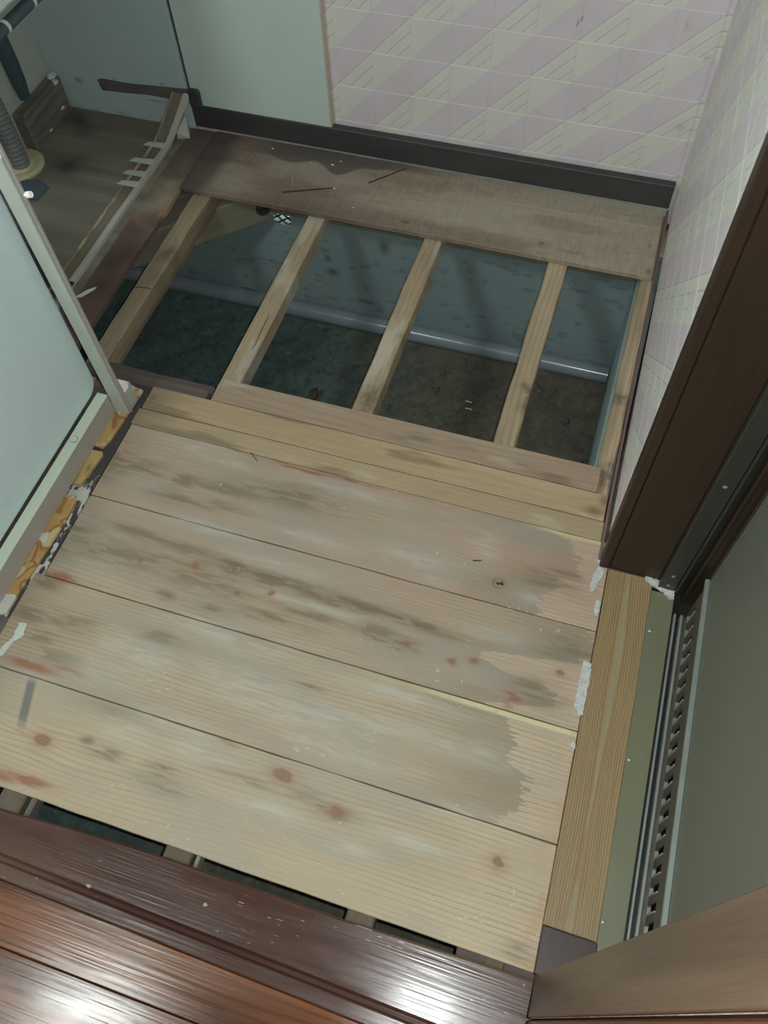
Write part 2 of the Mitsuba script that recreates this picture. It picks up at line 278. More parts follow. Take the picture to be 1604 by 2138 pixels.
def lacquer_colour(p, n, uv):
    x, y = p.x, p.y
    row = dr.floor((y + 2.0) / 0.0905)
    st, fine, broad = grain(x, y, row * 1.7 + 0.5, 300.0)
    c = mix((0.085, 0.026, 0.012), (0.26, 0.085, 0.028), smoothstep(0.3, 0.72, broad))
    c = c * (0.8 + 0.4 * fine)
    return mix(c, (0.05, 0.022, 0.014), 0.4 * smoothstep(0.55, 1.0, st)) * 0.62
def lacquer_rough(p, n, uv): return 0.14 + 0.16 * fbm(p.x * 8, p.y * 30, 1, 3)
def brushed(p, n, uv): return noise(p.x * 14, p.y * 460, 2)
M('lacquer', bump(principled(proc(lacquer_colour), proc(lacquer_rough), 0.33), brushed, 0.00010, 4e-4))

def sill_colour(p, n, uv):
    st, fine, broad = grain(p.x, p.y, 3.3, 200.0)
    c = mix((0.046, 0.020, 0.016), (0.080, 0.036, 0.028), smoothstep(0.3, 0.7, broad)) * (0.85 + 0.3 * fine)
    c = mix(c, (0.16, 0.10, 0.07), 0.4 * smoothstep(-0.45, -0.7, p.x) * fbm(p.x * 7, p.y * 20, 3, 3))
    c = mix(c, (0.55, 0.55, 0.55), 0.45 * smoothstep(0.88, 0.93, noise(p.x * 60, p.y * 420, 9)) * smoothstep(0.62, 0.72, noise(p.x * 14, p.y * 60, 2)))
    return mix(c, (0.38, 0.25, 0.14), 0.8 * smoothstep(0.0, -0.5, n.z - 0.9) * smoothstep(0.088, 0.096, p.y) * (p.z > -0.006))
M('sill', bump(principled(proc(sill_colour), proc(lambda p, n, uv: 0.13 + 0.22 * fbm(p.x * 9, p.y * 50, 4, 3)), 0.27), brushed, 0.00010, 4e-4))

def post_colour(p, n, uv):
    st, fine, broad = grain(p.z, p.y, 4.1, 90.0)
    c = mix((0.056, 0.034, 0.022), (0.104, 0.066, 0.042), smoothstep(0.3, 0.7, fbm(p.y * 22, p.z * 2.0, 5, 3)))
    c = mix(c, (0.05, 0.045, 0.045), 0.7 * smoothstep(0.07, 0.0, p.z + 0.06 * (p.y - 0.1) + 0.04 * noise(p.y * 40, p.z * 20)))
    c = mix(c, (0.07, 0.022, 0.01), 0.8 * (p.y < 0.052))
    return c * (0.9 + 0.2 * fine)
M('post', principled(proc(post_colour), 0.4, 0.4))
M('dark_block', principled(proc(lambda p, n, uv: mix((0.034, 0.022, 0.022), (0.05, 0.032, 0.032), fbm(p.x * 60, p.y * 40, 1, 3))), 0.45, 0.4))
M('dark_base', principled(proc(lambda p, n, uv: mix((0.038, 0.037, 0.039), (0.056, 0.052, 0.053), fbm(p.x * 9, p.z * 50, 2, 3))), 0.5, 0.35))
M('jamb', principled(proc(lambda p, n, uv: mix((0.020, 0.0125, 0.008), (0.029, 0.0165, 0.010), fbm(p.x * 30, p.z * 3, p.y * 30, 3)) * (0.9 + 0.2 * noise(p.x * 500, p.z * 16, 2))), 0.42, 0.4))

TILE = 0.0935
def tile_colour(p, n, uv):
    side = p.x > 0.09
    u = dr.select(side & (p.y < 1.812), (1.515 - p.y) / TILE, (p.x + 0.650) / TILE)
    v = dr.select(side & (p.y < 1.812), p.z / TILE, (p.z - 0.265) / TILE)
    d = (u - v) * 0.5
    d = 2 * (d - dr.floor(d))
    fu, fv = u - dr.floor(u), v - dr.floor(v)
    w = 0.012
    cream = smoothstep(0, w, d) * (1 - smoothstep(1 - 0.025, 1.0, d))
    c = mix((0.585, 0.53, 0.575), (0.605, 0.60, 0.56), cream)
    c = c * (0.94 + 0.12 * fbm(p.x * 12, p.y * 12, p.z * 12, 3))
    c = mix(c, (0.40, 0.33, 0.335), 0.55 * smoothstep(-0.05, -0.012, d - 2.0))  # shadow line of the embossed border, painted into the colour
    lower = fu > fv
    for k in (1 / 3, 2 / 3):
        c = mix(c, (0.34, 0.335, 0.29), 0.6 * (1 - smoothstep(0.008, 0.028, dr.abs(d - k))) * lower * (d < 1))
        c = mix(c, (0.66, 0.66, 0.60), 0.5 * (1 - smoothstep(0.01, 0.03, dr.abs(d - k - 0.035))) * lower * (d < 1))  # painted highlight beside each embossed line
    c = mix(c, (0.66, 0.66, 0.60), 0.45 * (1 - smoothstep(0.0, 0.06, dr.abs(d - 0.05))))  # painted highlight along the embossed border
    j = dr.maximum(1 - smoothstep(0.0, 0.016, fv), 1 - smoothstep(0.0, 0.016, 1 - fv))
    j2 = dr.maximum(1 - smoothstep(0.0, 0.012, fu), 1 - smoothstep(0.0, 0.012, 1 - fu))
    c = mix(c, (0.78, 0.77, 0.73), 0.7 * j)
    c = mix(c, (0.66, 0.64, 0.62), 0.15 * j2)
    wx = p.x + 0.01 * (noise(p.x * 70, p.z * 70) - 0.5)
    c = mix(c, (0.09, 0.08, 0.12), 0.7 * spots(wx, p.z, [(-0.191, 0.395, 0.0025, 0.008), (-0.185, 0.405, 0.002, 0.006)]) * (p.y > 1.80))
    c = mix(c, (0.33, 0.29, 0.24), 0.4 * spots(wx, p.z, [(-0.145, 0.205, 0.006, 0.008), (0.075, 0.20, 0.012, 0.012), (0.085, 0.36, 0.01, 0.008), (0.03, 0.42, 0.006, 0.014)]) * (p.y > 1.80))
    return c
M('tile', principled(proc(tile_colour), 0.45, 0.35))

M('panel', principled(proc(lambda p, n, uv: mix((0.47, 0.56, 0.54), (0.51, 0.60, 0.575), fbm(p.x * 6, p.z * 6, 1, 3))), 0.4, 0.4))
M('beige', principled((0.50, 0.45, 0.37), 0.6, 0.3))
def old_board(p, n, uv):
    c = mix((0.36, 0.445, 0.455), (0.42, 0.51, 0.51), fbm(p.x * 7, p.z * 7, 1, 3))
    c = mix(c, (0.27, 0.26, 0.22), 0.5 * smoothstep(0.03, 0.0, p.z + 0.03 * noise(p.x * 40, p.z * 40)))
    return mix(c, (0.15, 0.15, 0.14), 0.7 * spots(p.x + 0.01 * (noise(p.x * 90, p.z * 90) - 0.5), p.z, [(-1.475, 0.085, 0.01, 0.008), (-1.36, 0.105, 0.006, 0.004), (-1.255, 0.062, 0.03, 0.003), (-1.22, 0.115, 0.006, 0.003)]))
M('old_board', principled(proc(old_board), 0.7, 0.2))
M('plaster', principled(proc(lambda p, n, uv: mix((0.36, 0.39, 0.37), (0.44, 0.46, 0.43), fbm(p.y * 6, p.z * 6, 2, 3))), 0.8, 0.1))
M('residue', principled(proc(lambda p, n, uv: mix((0.085, 0.075, 0.075), (0.16, 0.14, 0.135), fbm(p.x * 22, p.z * 180, 2, 3))), 0.8, 0.1))
def rough_timber(p, n, uv):
    st, fine, broad = grain(p.y, p.z + p.x * 0.7, 9.0, 260.0)
    c = mix((0.155, 0.14, 0.12), (0.24, 0.215, 0.18), smoothstep(0.3, 0.7, broad))
    return c * (0.8 + 0.25 * st) * (0.85 + 0.3 * fine)
M('rough_timber', principled(proc(rough_timber), 0.8, 0.15))
M('hose', principled((0.175, 0.19, 0.185), 0.5, 0.35))
M('flange', principled(proc(lambda p, n, uv: mix((0.40, 0.385, 0.215), (0.52, 0.50, 0.31), fbm(p.x * 40, p.y * 40, 1, 3))), 0.5, 0.35))
M('rubber', principled((0.05, 0.075, 0.085), 0.5, 0.35))
M('blue_base', principled((0.075, 0.10, 0.125), 0.6, 0.25))
M('grey_strip', principled((0.40, 0.40, 0.36), 0.6, 0.25))
M('torn_white', principled((0.50, 0.53, 0.48), 0.7, 0.2))
M('yellow_edge', principled(proc(lambda p, n, uv: mix((0.42, 0.37, 0.23), (0.24, 0.2, 0.145), smoothstep(0.4, 0.62, fbm(p.y * 24, p.x * 50, 2, 3)))), 0.8, 0.1))
M('batten', principled(proc(lambda p, n, uv: mix((0.12, 0.105, 0.085), (0.21, 0.185, 0.14), fbm(p.y * 7, p.x * 90, p.z * 90, 3))), 0.75, 0.15))
M('cream', principled(proc(lambda p, n, uv: mix((0.43, 0.475, 0.425), (0.39, 0.42, 0.38), fbm(p.x * 14, p.y * 6, p.z * 14, 3))), 0.35, 0.4))
M('cream_top', principled((0.56, 0.62, 0.51), 0.35, 0.4))
M('rail_front', principled((0.36, 0.345, 0.315), 0.4, 0.4))
M('cream_side', principled((0.33, 0.31, 0.30), 0.4, 0.4))
M('white_gloss', principled((0.93, 0.95, 0.92), 0.15, 0.5))
M('appliance', principled(proc(lambda p, n, uv: mix((0.53, 0.67, 0.69), (0.56, 0.70, 0.715), fbm(p.y * 5, p.z * 5, 3, 3))), 0.38, 0.4))
M('appliance_seam', principled((0.10, 0.14, 0.135), 0.5, 0.3))

def vinyl_colour(p, n, uv):
    x, y = p.x + 0.02 * (noise(p.x * 40, p.y * 40) - 0.5), p.y + 0.03 * (noise(p.x * 40, p.y * 40, 4) - 0.5)
    f, s, r = voronoi(x * 24, y * 24)
    c = mix((0.50, 0.25, 0.075), (0.60, 0.42, 0.16), fbm(x * 30, y * 30, 1, 3))
    c = mix(c, (0.66, 0.52, 0.24), smoothstep(0.62, 0.7, r) * (1 - smoothstep(0.25, 0.55, f)))
    c = mix(c, (0.30, 0.115, 0.04), 0.75 * (1 - smoothstep(0.03, 0.14, dr.abs(f - 0.42))) * smoothstep(0.4, 0.6, fbm(x * 20, y * 20, 5, 2)))
    c = mix(c, (0.72, 0.70, 0.60), 0.85 * smoothstep(0.62, 0.68, fbm(x * 22, y * 22, 8, 3)))
    c = mix(c, (0.60, 0.42, 0.15), 0.8 * smoothstep(0.63, 0.66, y) * (1 - smoothstep(0.755, 0.77, y)))
    c = c * mi.Color3f(0.80, 0.83, 0.95)
    return mix(c, (0.10, 0.09, 0.085), 0.6 * spots(p.x, p.y, [(-0.905, 0.715, 0.006, 0.012), (-0.92, 0.68, 0.006, 0.05)]))
M('vinyl', principled(proc(vinyl_colour), 0.45, 0.35))
def adhesive_colour(p, n, uv):
    s = smoothstep(0.5, 0.62, fbm(p.x * 120, p.y * 60, 3, 3)) * smoothstep(0.74, 0.66, p.y)
    s = dr.maximum(s, smoothstep(0.45, 0.52, fbm(p.x * 150, p.y * 150, 6, 3)) * spots(p.x, p.y, [(-0.915, 0.66, 0.03, 0.014)], 0.5))
    return mix((0.06, 0.055, 0.055), (0.46, 0.47, 0.43), s)
M('adhesive', principled(proc(adhesive_colour), 0.8, 0.15))
M('dark_timber', principled(proc(lambda p, n, uv: mix((0.07, 0.055, 0.05), (0.14, 0.11, 0.10), fbm(p.x * 9, p.y * 60, p.z * 60, 3))), 0.75, 0.15))

def soil_colour(p, n, uv):
    c = mix((0.074, 0.076, 0.062), (0.118, 0.11, 0.084), fbm(p.x * 7, p.y * 7, 2, 4))
    c = mix(c, (0.07, 0.115, 0.112), 0.75 * smoothstep(-0.3, -0.9, p.x))  # bluish-green haze painted into the soil colour towards the left
    c = c * (0.75 + 0.5 * fbm(p.x * 70, p.y * 70, 3, 3))
    return mix(c, (0.20, 0.19, 0.16), 0.4 * smoothstep(0.90, 0.95, noise(p.x * 80, p.y * 80, 8)))
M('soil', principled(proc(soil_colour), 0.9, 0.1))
def concrete_colour(p, n, uv):
    q = p.x + p.y
    c = mix((0.19, 0.255, 0.268), (0.25, 0.315, 0.315), fbm(q * 5, p.z * 7, 4, 4))
    c = mix(c, (0.10, 0.13, 0.135), 0.4 * smoothstep(0.62, 0.78, fbm(q * 26 + 3, p.z * 60, 6, 3)))
    return mix(c, (0.05, 0.06, 0.065), 0.7 * spots(p.x, p.z, [(-0.76, -0.33, 0.02, 0.014), (-0.60, -0.20, 0.015, 0.025), (-0.66, -0.42, 0.03, 0.008), (-0.77, -0.28, 0.01, 0.012)]) * (p.y > 1.6))
M('concrete', principled(proc(concrete_colour), 0.85, 0.15))
M('pvc', principled((0.20, 0.235, 0.265), 0.22, 0.5))
M('brace', principled(proc(lambda p, n, uv: mix((0.15, 0.145, 0.105), (0.235, 0.215, 0.15), fbm((p.x + p.y) * 4, (p.x - p.y) * 30, p.z * 30, 3))), 0.8, 0.15))
M('iron', principled((0.07, 0.075, 0.075), 0.4, 0.4, metallic=0.5))
M('bronze', principled((0.035, 0.034, 0.028), 0.35, 0.45, metallic=0.25))
M('bronze_dark', principled((0.016, 0.015, 0.013), 0.35, 0.4))
M('brass_sill', principled(proc(lambda p, n, uv: mix((0.145, 0.152, 0.104), (0.185, 0.184, 0.118), fbm(p.x * 20, p.y * 6, 1, 3))), 0.38, 0.4, metallic=0.25))
M('riser', principled(proc(lambda p, n, uv: mix((0.065, 0.056, 0.043), (0.09, 0.077, 0.058), fbm(p.z * 30, p.y * 14, 2, 3))), 0.42, 0.4, metallic=0.2))
M('bright_metal', principled(proc(lambda p, n, uv: mix((0.24, 0.27, 0.26), (0.34, 0.37, 0.36), fbm(p.z * 60, p.y * 25, 2, 3))), 0.35, 0.5, metallic=0.5))
M('door_skin', principled(proc(lambda p, n, uv: mix((0.112, 0.123, 0.102), (0.135, 0.141, 0.113), fbm(p.z * 4, p.y * 4, 5, 3))), 0.5, 0.35, metallic=0.15))
def pine_colour(p, n, uv):
    xx = p.x - 0.018 * (0.9 - p.y)
    mid = dr.abs(xx - 0.168 + 0.012 * (fbm(p.y * 3.2, 1, 2, 2) - 0.5))
    hw = 0.0045 + 0.0028 * dr.sin(p.y * 11.0 + 1.0)
    d = mid - hw
    st = 0.5 + 0.5 * dr.sin(d * 1500 + 5 * fbm(p.y * 4, xx * 30, 3, 2))
    c = mix((0.47, 0.33, 0.175), (0.36, 0.225, 0.105), smoothstep(0.45, 0.95, st) * (d > 0))
    c = mix(c, (0.46, 0.375, 0.225), 0.9 * (1 - smoothstep(0.0, 0.003, d)))
    c = mix(c, (0.43, 0.24, 0.10), 0.8 * (1 - smoothstep(0.0, 0.0025, dr.abs(d - 0.0015))))
    c = mix(c, (0.44, 0.24, 0.11), 0.6 * (1 - smoothstep(0.002, 0.006, dr.abs(xx - 0.167))) * smoothstep(0.55, 0.65, noise(p.y * 7, 3)))
    return c * (0.88 + 0.24 * noise(p.y * 20, xx * 900, 1)) * mi.Color3f(0.54, 0.56, 0.57)
M('pine', principled(proc(pine_colour), 0.5, 0.35))
M('caulk', principled(proc(lambda p, n, uv: mix((0.36, 0.37, 0.36), (0.52, 0.53, 0.52), fbm(p.x * 160, p.y * 160, 2, 3))), 0.75, 0.2))
M('brown_sheet', principled((0.16, 0.10, 0.095), 0.6, 0.2))
M('wall_plain', principled((0.62, 0.62, 0.56), 0.85, 0.1))
M('ceiling', principled((0.70, 0.70, 0.66), 0.9, 0.1))
M('splinter', principled((0.07, 0.05, 0.035), 0.8, 0.1))
M('chip', principled((0.62, 0.62, 0.57), 0.7, 0.2))

# ------------------------------------------------------------------ the shell of the room and the crawl space
VX0, VX1, VZ0, VZ1 = -0.9185, -0.8690, -0.190, -0.1555      # vent opening through the foundation
GROUND = -0.50
struct('ground', 'dark brown bare soil under the floor joists')
gx, gy = np.meshgrid(np.linspace(-2.1, 0.5, 230), np.linspace(-2.1, 1.74, 300), indexing='ij')
P = np.stack([gx, gy, gx * 0], -1)
gz = GROUND + 0.03 * (meshkit.fbm(P * 3.0, 4, 3) - 0.5) + 0.022 * (meshkit.fbm(P * 22.0, 3, 5) - 0.5) + 0.02 * np.clip((gy - 1.55) / 0.15, 0, 1)
gv = np.stack([gx, gy, gz], -1).reshape(-1, 3)
ii, jj = np.meshgrid(np.arange(229), np.arange(299), indexing='ij'); a = (ii * 300 + jj).ravel()
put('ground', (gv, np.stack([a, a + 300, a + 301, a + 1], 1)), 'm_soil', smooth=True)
cl = []
for k in range(260):
    x, y, s = rng.uniform(-1.2, 0.1), rng.uniform(0.75, 1.66), rng.uniform(0.003, 0.010)
    q = trimesh.creation.icosphere(subdivisions=1, radius=s); q.vertices *= rng.uniform(0.6, 1.3, (len(q.vertices), 1)) * [1, 1, 0.7]
    i, j = int((x + 2.1) / 2.6 * 229), int((y + 2.1) / 3.84 * 299)
    q.apply_translation([x, y, gz[i, j] + 0.2 * s]); cl.append(q)
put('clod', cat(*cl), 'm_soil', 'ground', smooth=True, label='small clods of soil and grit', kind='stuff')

struct('foundation_wall', 'grey-blue concrete foundation wall behind the drain pipe')
FY = 1.70
put('face', cat(box([-2.2, FY, -0.7], [VX0, FY + 0.05, -0.155]), box([VX1, FY, -0.7], [0.6, FY + 0.05, -0.155]), box([VX0, FY, -0.7], [VX1, FY + 0.05, VZ0]), box([VX0, FY, VZ1], [VX1, FY + 0.05, -0.155])), 'm_concrete', 'foundation_wall')
put('side_face', box([0.068, -2.1, -0.7], [0.60, FY, -0.06]), 'm_concrete', 'foundation_wall')
put('left_face', box([-2.2, -2.1, -0.7], [-1.95, FY, -0.06]), 'm_concrete', 'foundation_wall')
put('front_face', box([-2.2, -2.3, -0.7], [0.60, -2.1, -0.02]), 'm_concrete', 'foundation_wall')
put('leak_filler', box([0.1145, 0.79, -0.075], [0.60, 1.95, -0.0125]), 'm_dark_timber', 'foundation_wall')  # unseen filler added to stop daylight leaking in under the side wall
put('leak_filler_end', box([0.05, 1.80, -0.16], [0.60, 1.95, -0.06]), 'm_dark_timber', 'foundation_wall')  # unseen filler added beyond the beam end, also against the daylight leak
t = thing('vent_grille', 'small crawl-space vent with daylight shining through its square holes', 'vent')
def rot_bar(x0, z0, x1, z1, w, y0, y1):
    d = np.array([x1 - x0, z1 - z0]); d /= np.linalg.norm(d); nn = np.array([-d[1], d[0]]) * w / 2
    pts = []
    for y in (y0, y1):
        for e, s in (((x0, z0), 1), ((x0, z0), -1), ((x1, z1), 1), ((x1, z1), -1)):
            pts.append([e[0] + s * nn[0], y, e[1] + s * nn[1]])
    return hull(pts)
va, vb, vo = np.array([0.0160, 0.0112]), np.array([0.0135, -0.0118]), np.array([-0.894, -0.1680])
hole = Polygon([(VX0 - 0.002, VZ0 - 0.002), (VX1 + 0.002, VZ0 - 0.002), (VX1 + 0.002, VZ1 + 0.002), (VX0 - 0.002, VZ1 + 0.002)])
from shapely.geometry import LineString
for step, along in ((vb, va), (va, vb)):
    for k in range(-4, 5):
        c0 = vo + (k + 0.5) * step
        g_ = LineString([c0 - 9 * along, c0 + 9 * along]).buffer(0.0019, cap_style=2).intersection(hole)
        if g_.is_empty or g_.area < 2e-5: continue
        m = trimesh.creation.extrude_polygon(g_, 0.004, engine='earcut')
        m.apply_transform(np.array([[1, 0, 0, 0], [0, 0, 1, FY + 0.004], [0, 1, 0, 0], [0, 0, 0, 1.0]])); m.fix_normals()
        put('bar', m, 'm_iron', t)
t = thing('sill_beam', 'long dark timber beam on the foundation, above the vent and behind the diagonal brace', 'beam')
put('timber', board([-1.95, FY, -0.155], [0.0675, 1.835, -0.059], 0.003, 0.001, 3), 'm_brace', t)

struct('wall_back', 'pink and cream diagonal striped tile wall at the back')
put('wall_back', box([-2.2, 1.8205, -0.06], [0.60, 1.95, 2.45]), 'm_tile')
def tile_plate(u0, u1, z0, z1, wall):
    g, d = 0.00025, 0.0035
    if wall == 'back':
        return box([u0 + g, 1.8196, z0 + 0.0006], [u1 - g, 1.826, z1 - 0.0006], 0.0007)
    m = box([0.1197, u0 + g, z0 + 0.0006], [0.126, u1 - g, z1 - 0.0006], 0.0007)
    return shear(m, 0.013)
for i in range(10):
    u0 = -0.650 + (i - 2) * TILE
    for j in range(9):
        z0 = 0.0775 + (j - 1) * TILE
        lo, hi = max(z0, 0.05), z0 + TILE
        if hi - lo < 0.004: continue
        put('tile', tile_plate(max(u0, -0.80), min(u0 + TILE, 0.104), lo, hi, 'back'), 'm_tile', 'wall_back')
struct('wall_right', 'short pink and cream tiled side wall beside the brown door frame')
put('wall_right', shear(box([0.1207, 0.80, -0.012], [0.24, 1.83, 2.45]), 0.013), 'm_tile')
for i in range(12):
    u1 = 1.515 + 3 * TILE - i * TILE + 0.02; u0 = u1 - TILE
    u1 = min(u1, 1.815)
    u0 = max(u0, 0.802)
    if u1 - u0 < 0.01: continue
    for j in range(12):
        put('tile', tile_plate(u0, u1, -0.008 + j * TILE, -0.008 + (j + 1) * TILE, 'right'), 'm_tile', 'wall_right')
put('corner_bead', tube([[0.104, 1.814, z] for z in np.linspace(0.075, 1.2, 8)], 0.0085, 14), 'm_tile', 'wall_right', smooth=True)

struct('wall_left', 'pale plaster side wall in the far left corner')
put('wall_left', box([-1.75, 0.90, -0.06], [-1.560, 1.83, 2.45]), 'm_plaster')
put('outer', box([-2.25, -2.3, -0.06], [-1.90, 1.95, 2.5]), 'm_wall_plain', 'wall_left')
struct('wall_front', 'plain wall behind the viewer')
put('wall_front', box([-2.25, -2.3, -0.02], [0.75, -2.05, 2.5]), 'm_wall_plain')
struct('wall_outer_shell', 'added unseen slab beyond the back door that keeps daylight out')
put('wall_outer_shell', box([0.60, -2.3, -0.7], [0.75, 1.95, 2.5]), 'm_wall_plain')  # unseen slab added to shut out the daylight on the door side
put('hallway_side', box([0.20, -2.1, -0.06], [0.60, -0.10, 2.45]), 'm_wall_plain', 'wall_outer_shell')
struct('ceiling', 'plain ceiling')
put('ceiling', box([-2.25, -2.3, 2.40], [0.75, 1.95, 2.5]), 'm_ceiling')
t = thing('ceiling_lamp', 'round white ceiling lamp', 'lamp')
put('housing', (lambda m: (m.apply_translation([LAMP[0], LAMP[1], LAMP[2] + 0.02]), m)[1])(lathe([[0.0, 0.0], [0.21, 0.0], [0.24, 0.03], [0.24, 0.08], [0.0, 0.08]])), 'm_white_gloss', t, smooth=30)
d = lathe([[0.0, -0.03], [0.10, -0.025], [0.17, -0.012], [0.20, 0.012], [0.0, 0.012]]); d.apply_translation([LAMP[0], LAMP[1], LAMP[2]]); d.fix_normals()
k = put('diffuser', d, 'm_white_gloss', t, smooth=30); scene[k]['emitter'] = {'type': 'area', 'radiance': {'type': 'rgb', 'value': LAMP_RGB}}

# white boards on the back wall and the baseboard
t = thing('wall_panel', 'pale mint wall board with a beige edge, beside the pink tiles above the dark baseboard', 'panel')
put('board', box([-1.146, 1.797, 0.066], [-0.764, 1.8175, 2.4], 0.001), 'm_panel', t)
put('edge_strip', box([-0.764, 1.7975, 0.066], [-0.7615, 1.8175, 2.4]), 'm_beige', t, label='beige edge band')
t = thing('wall_panel', 'dull grey-green wall board in the far left corner, with a brown glue strip near its foot', 'panel')
put('board', box([-1.560, 1.789, -0.004], [-1.1535, 1.8175, 2.4], 0.001), 'm_old_board', t)
q = [(-1.413, 0.097), (-1.40, 0.102), (-1.33, 0.1005), (-1.25, 0.106), (-1.150, 0.113), (-1.150, 0.083), (-1.20, 0.076), (-1.27, 0.078), (-1.33, 0.073), (-1.39, 0.070), (-1.409, 0.068), (-1.412, 0.08)]
m = prism(q, 0, 0.003); m.apply_transform(trimesh.transformations.rotation_matrix(math.pi / 2, [1, 0, 0])); m.apply_translation([0, 1.790, 0])
put('glue_strip', m, 'm_residue', t, label='ragged brown strip of old glue')
put('gap_backing', box([-1.1535, 1.800, 0.05], [-1.146, 1.8175, 2.4]), 'm_rubber', t, label='dark joint between the two boards')
struct('baseboard_back', 'near-black wooden baseboard along the back wall')
put('baseboard_back', cat(board([-1.178, 1.795, 0.002], [0.098, 1.817, 0.066], 0.002, 0.0006, 2)), 'm_dark_base')
put('end_block', box([-1.152, 1.783, 0.062], [-1.116, 1.797, 0.116], 0.006), 'm_dark_base', 'baseboard_back')

# timber and drain in the far left corner
t = thing('rough_board', 'rough brown timber board lying along the foot of the left plaster wall', 'board')
b = board([-1.560, 1.592, -0.002], [-1.523, 1.778, 0.098], 0.004, 0.004, 5, 0.02)
put('timber', b, 'm_rough_timber', t)
for y, x, z, s in ((1.755, -1.527, 0.092, 0.010), (1.742, -1.521, 0.028, 0.005), (1.665, -1.520, 0.012, 0.004), (1.768, -1.54, 0.10, 0.012)):
    q = trimesh.creation.icosphere(subdivisions=2, radius=s); q.vertices *= [1, 1.2, 0.6]; q.vertices += (meshkit.noise(q.vertices * 160, 2)[:, None] - 0.5) * 0.004; q.apply_translation([x, y, z])
    put('plaster_crumb', q, 'm_torn_white', t, smooth=True, label='crumb of pale plaster')
HC = np.array([-1.538, 1.520])
t = thing('drain_hose', 'ribbed grey drain hose rising from a round cream floor flange', 'hose')
hs = np.linspace(0, 1, 150)
path = np.stack([HC[0] + 0.012 - 0.10 * hs ** 1.4, HC[1] - 0.006 + 0.06 * hs, 0.012 + 0.62 * hs], 1)
put('hose', tube(path, 0.0245 + 0.0016 * np.sin(hs * 2 * np.pi * 55), 28), 'm_hose', t, smooth=50)
f = lathe([[0.030, 0.0], [0.066, 0.0], [0.067, 0.006], [0.060, 0.010], [0.050, 0.010], [0.046, 0.006], [0.040, 0.007], [0.034, 0.016], [0.028, 0.016], [0.028, 0.0], [0.030, 0.0]], 56)
f.apply_translation([HC[0], HC[1], 0.0005])
put('flange', f, 'm_flange', t, smooth=40, label='round cream plastic flange')
t = thing('floor_plate', 'small dark blue-grey plate on the stained floor in front of the hose flange', 'plate')
put('plate', prism([(-1.49, 1.40), (-1.423, 1.412), (-1.418, 1.465), (-1.455, 1.485), (-1.505, 1.47)], 0.0002, 0.004), 'm_blue_base', t)
t = thing('sink_unit', 'corner of a white sink unit hanging in the upper left', 'sink')
put('bowl', box([-1.545, 0.985, 0.62], [-1.088, 1.765, 0.80], 0.012), 'm_panel', t)
put('rim', box([-1.555, 0.975, 0.80], [-1.075, 1.772, 0.835], 0.008), 'm_white_gloss', t)
t = thing('drain_pipe', 'dark drain pipe with a pale clamp under the white sink unit', 'pipe')
put('pipe', tube([[-1.140, y, 0.575 - 0.02 * (y - 1.0)] for y in np.linspace(1.02, 1.74, 8)], 0.0108, 20), 'm_rubber', t, smooth=50)
put('clamp', tube([[-1.140, y, 0.571] for y in (1.235, 1.242)], 0.0122, 20), 'm_panel', t, smooth=50, label='pale ring clamp')
put('clamp', tube([[-1.140, y, 0.569] for y in (1.325, 1.332)], 0.0122, 20), 'm_panel', t, smooth=50, label='pale ring clamp')
t = thing('drain_trap', 'dull dark green trap pipe hanging beside the left plaster wall', 'pipe')
put('pipe', tube([[-1.542 - 0.03 * max(0, z - 0.2), 1.645, z] for z in np.linspace(0.115, 0.60, 12)], [0.014, 0.019, 0.020, 0.020, 0.019, 0.018, 0.016, 0.016, 0.016, 0.016, 0.016, 0.016], 22), 'm_rubber', t, smooth=50)

# ------------------------------------------------------------------ joists, brace, pipe
JX = [-1.060, -0.748, -0.4475, -0.1425, 0.0725]
JL = ['cracked floor joist with a red-brown lower edge, nearest the stained plywood', 'grey-stained floor joist with chalky ends, second from the stained plywood', 'pale knotty floor joist in the middle of the opening',
      'clean yellow floor joist with one dark knot, in front of the pipe highlight', 'pale floor joist along the tiled side wall']
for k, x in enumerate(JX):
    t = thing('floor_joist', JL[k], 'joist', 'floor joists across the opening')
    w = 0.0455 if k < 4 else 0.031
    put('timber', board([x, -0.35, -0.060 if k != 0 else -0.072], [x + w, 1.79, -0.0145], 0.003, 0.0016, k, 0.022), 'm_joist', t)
put('packing_strip', box([-0.6995, -0.05, -0.055], [-0.689, 0.16, -0.028], 0.001), 'm_rough_timber', 'floor_joist_001', label='pale packing strip')
put('packing_strip', box([-0.3990, -0.05, -0.055], [-0.392, 0.16, -0.028], 0.001), 'm_rough_timber', 'floor_joist_002', label='pale packing strip')
t = thing('diagonal_brace', 'grey-brown corner brace running diagonally under the first joist, bolted at its end', 'brace')
s2 = math.sqrt(0.5)
m = board([0, -0.045, -0.152], [0.80, 0.045, -0.0625], 0.003, 0.0012, 9)
m.apply_transform(trimesh.transformations.rotation_matrix(math.pi / 4, [0, 0, 1])); m.apply_translation([-1.51, 1.138, 0])
m = trimesh.intersections.slice_mesh_plane(m, [0, -1, 0], [0, FY - 0.001, 0], cap=True, engine='manifold') if False else m
m = m[0] if isinstance(m, list) else m
mm = m3.Manifold(m3.Mesh(np.asarray(m.vertices, np.float32), np.asarray(m.faces, np.uint32))).trim_by_plane([0, -1, 0], -(FY - 0.001))
put('timber', mm, 'm_brace', t)
pm = tube([[0, 0, 0], [0.006, 0, 0]], 0.020, 24); bm = tube([[0.004, 0, 0], [0.02, 0, 0]], 0.009, 6)
R = trimesh.transformations.rotation_matrix(-math.pi / 4, [0, 0, 1]); R[:3, 3] = [-0.925, 1.660, -0.108]
pm.apply_transform(R); bm.apply_transform(R)
put('washer', pm, 'm_iron', t, smooth=30, label='round iron washer'); put('bolt', bm, 'm_iron', t, label='iron bolt head')
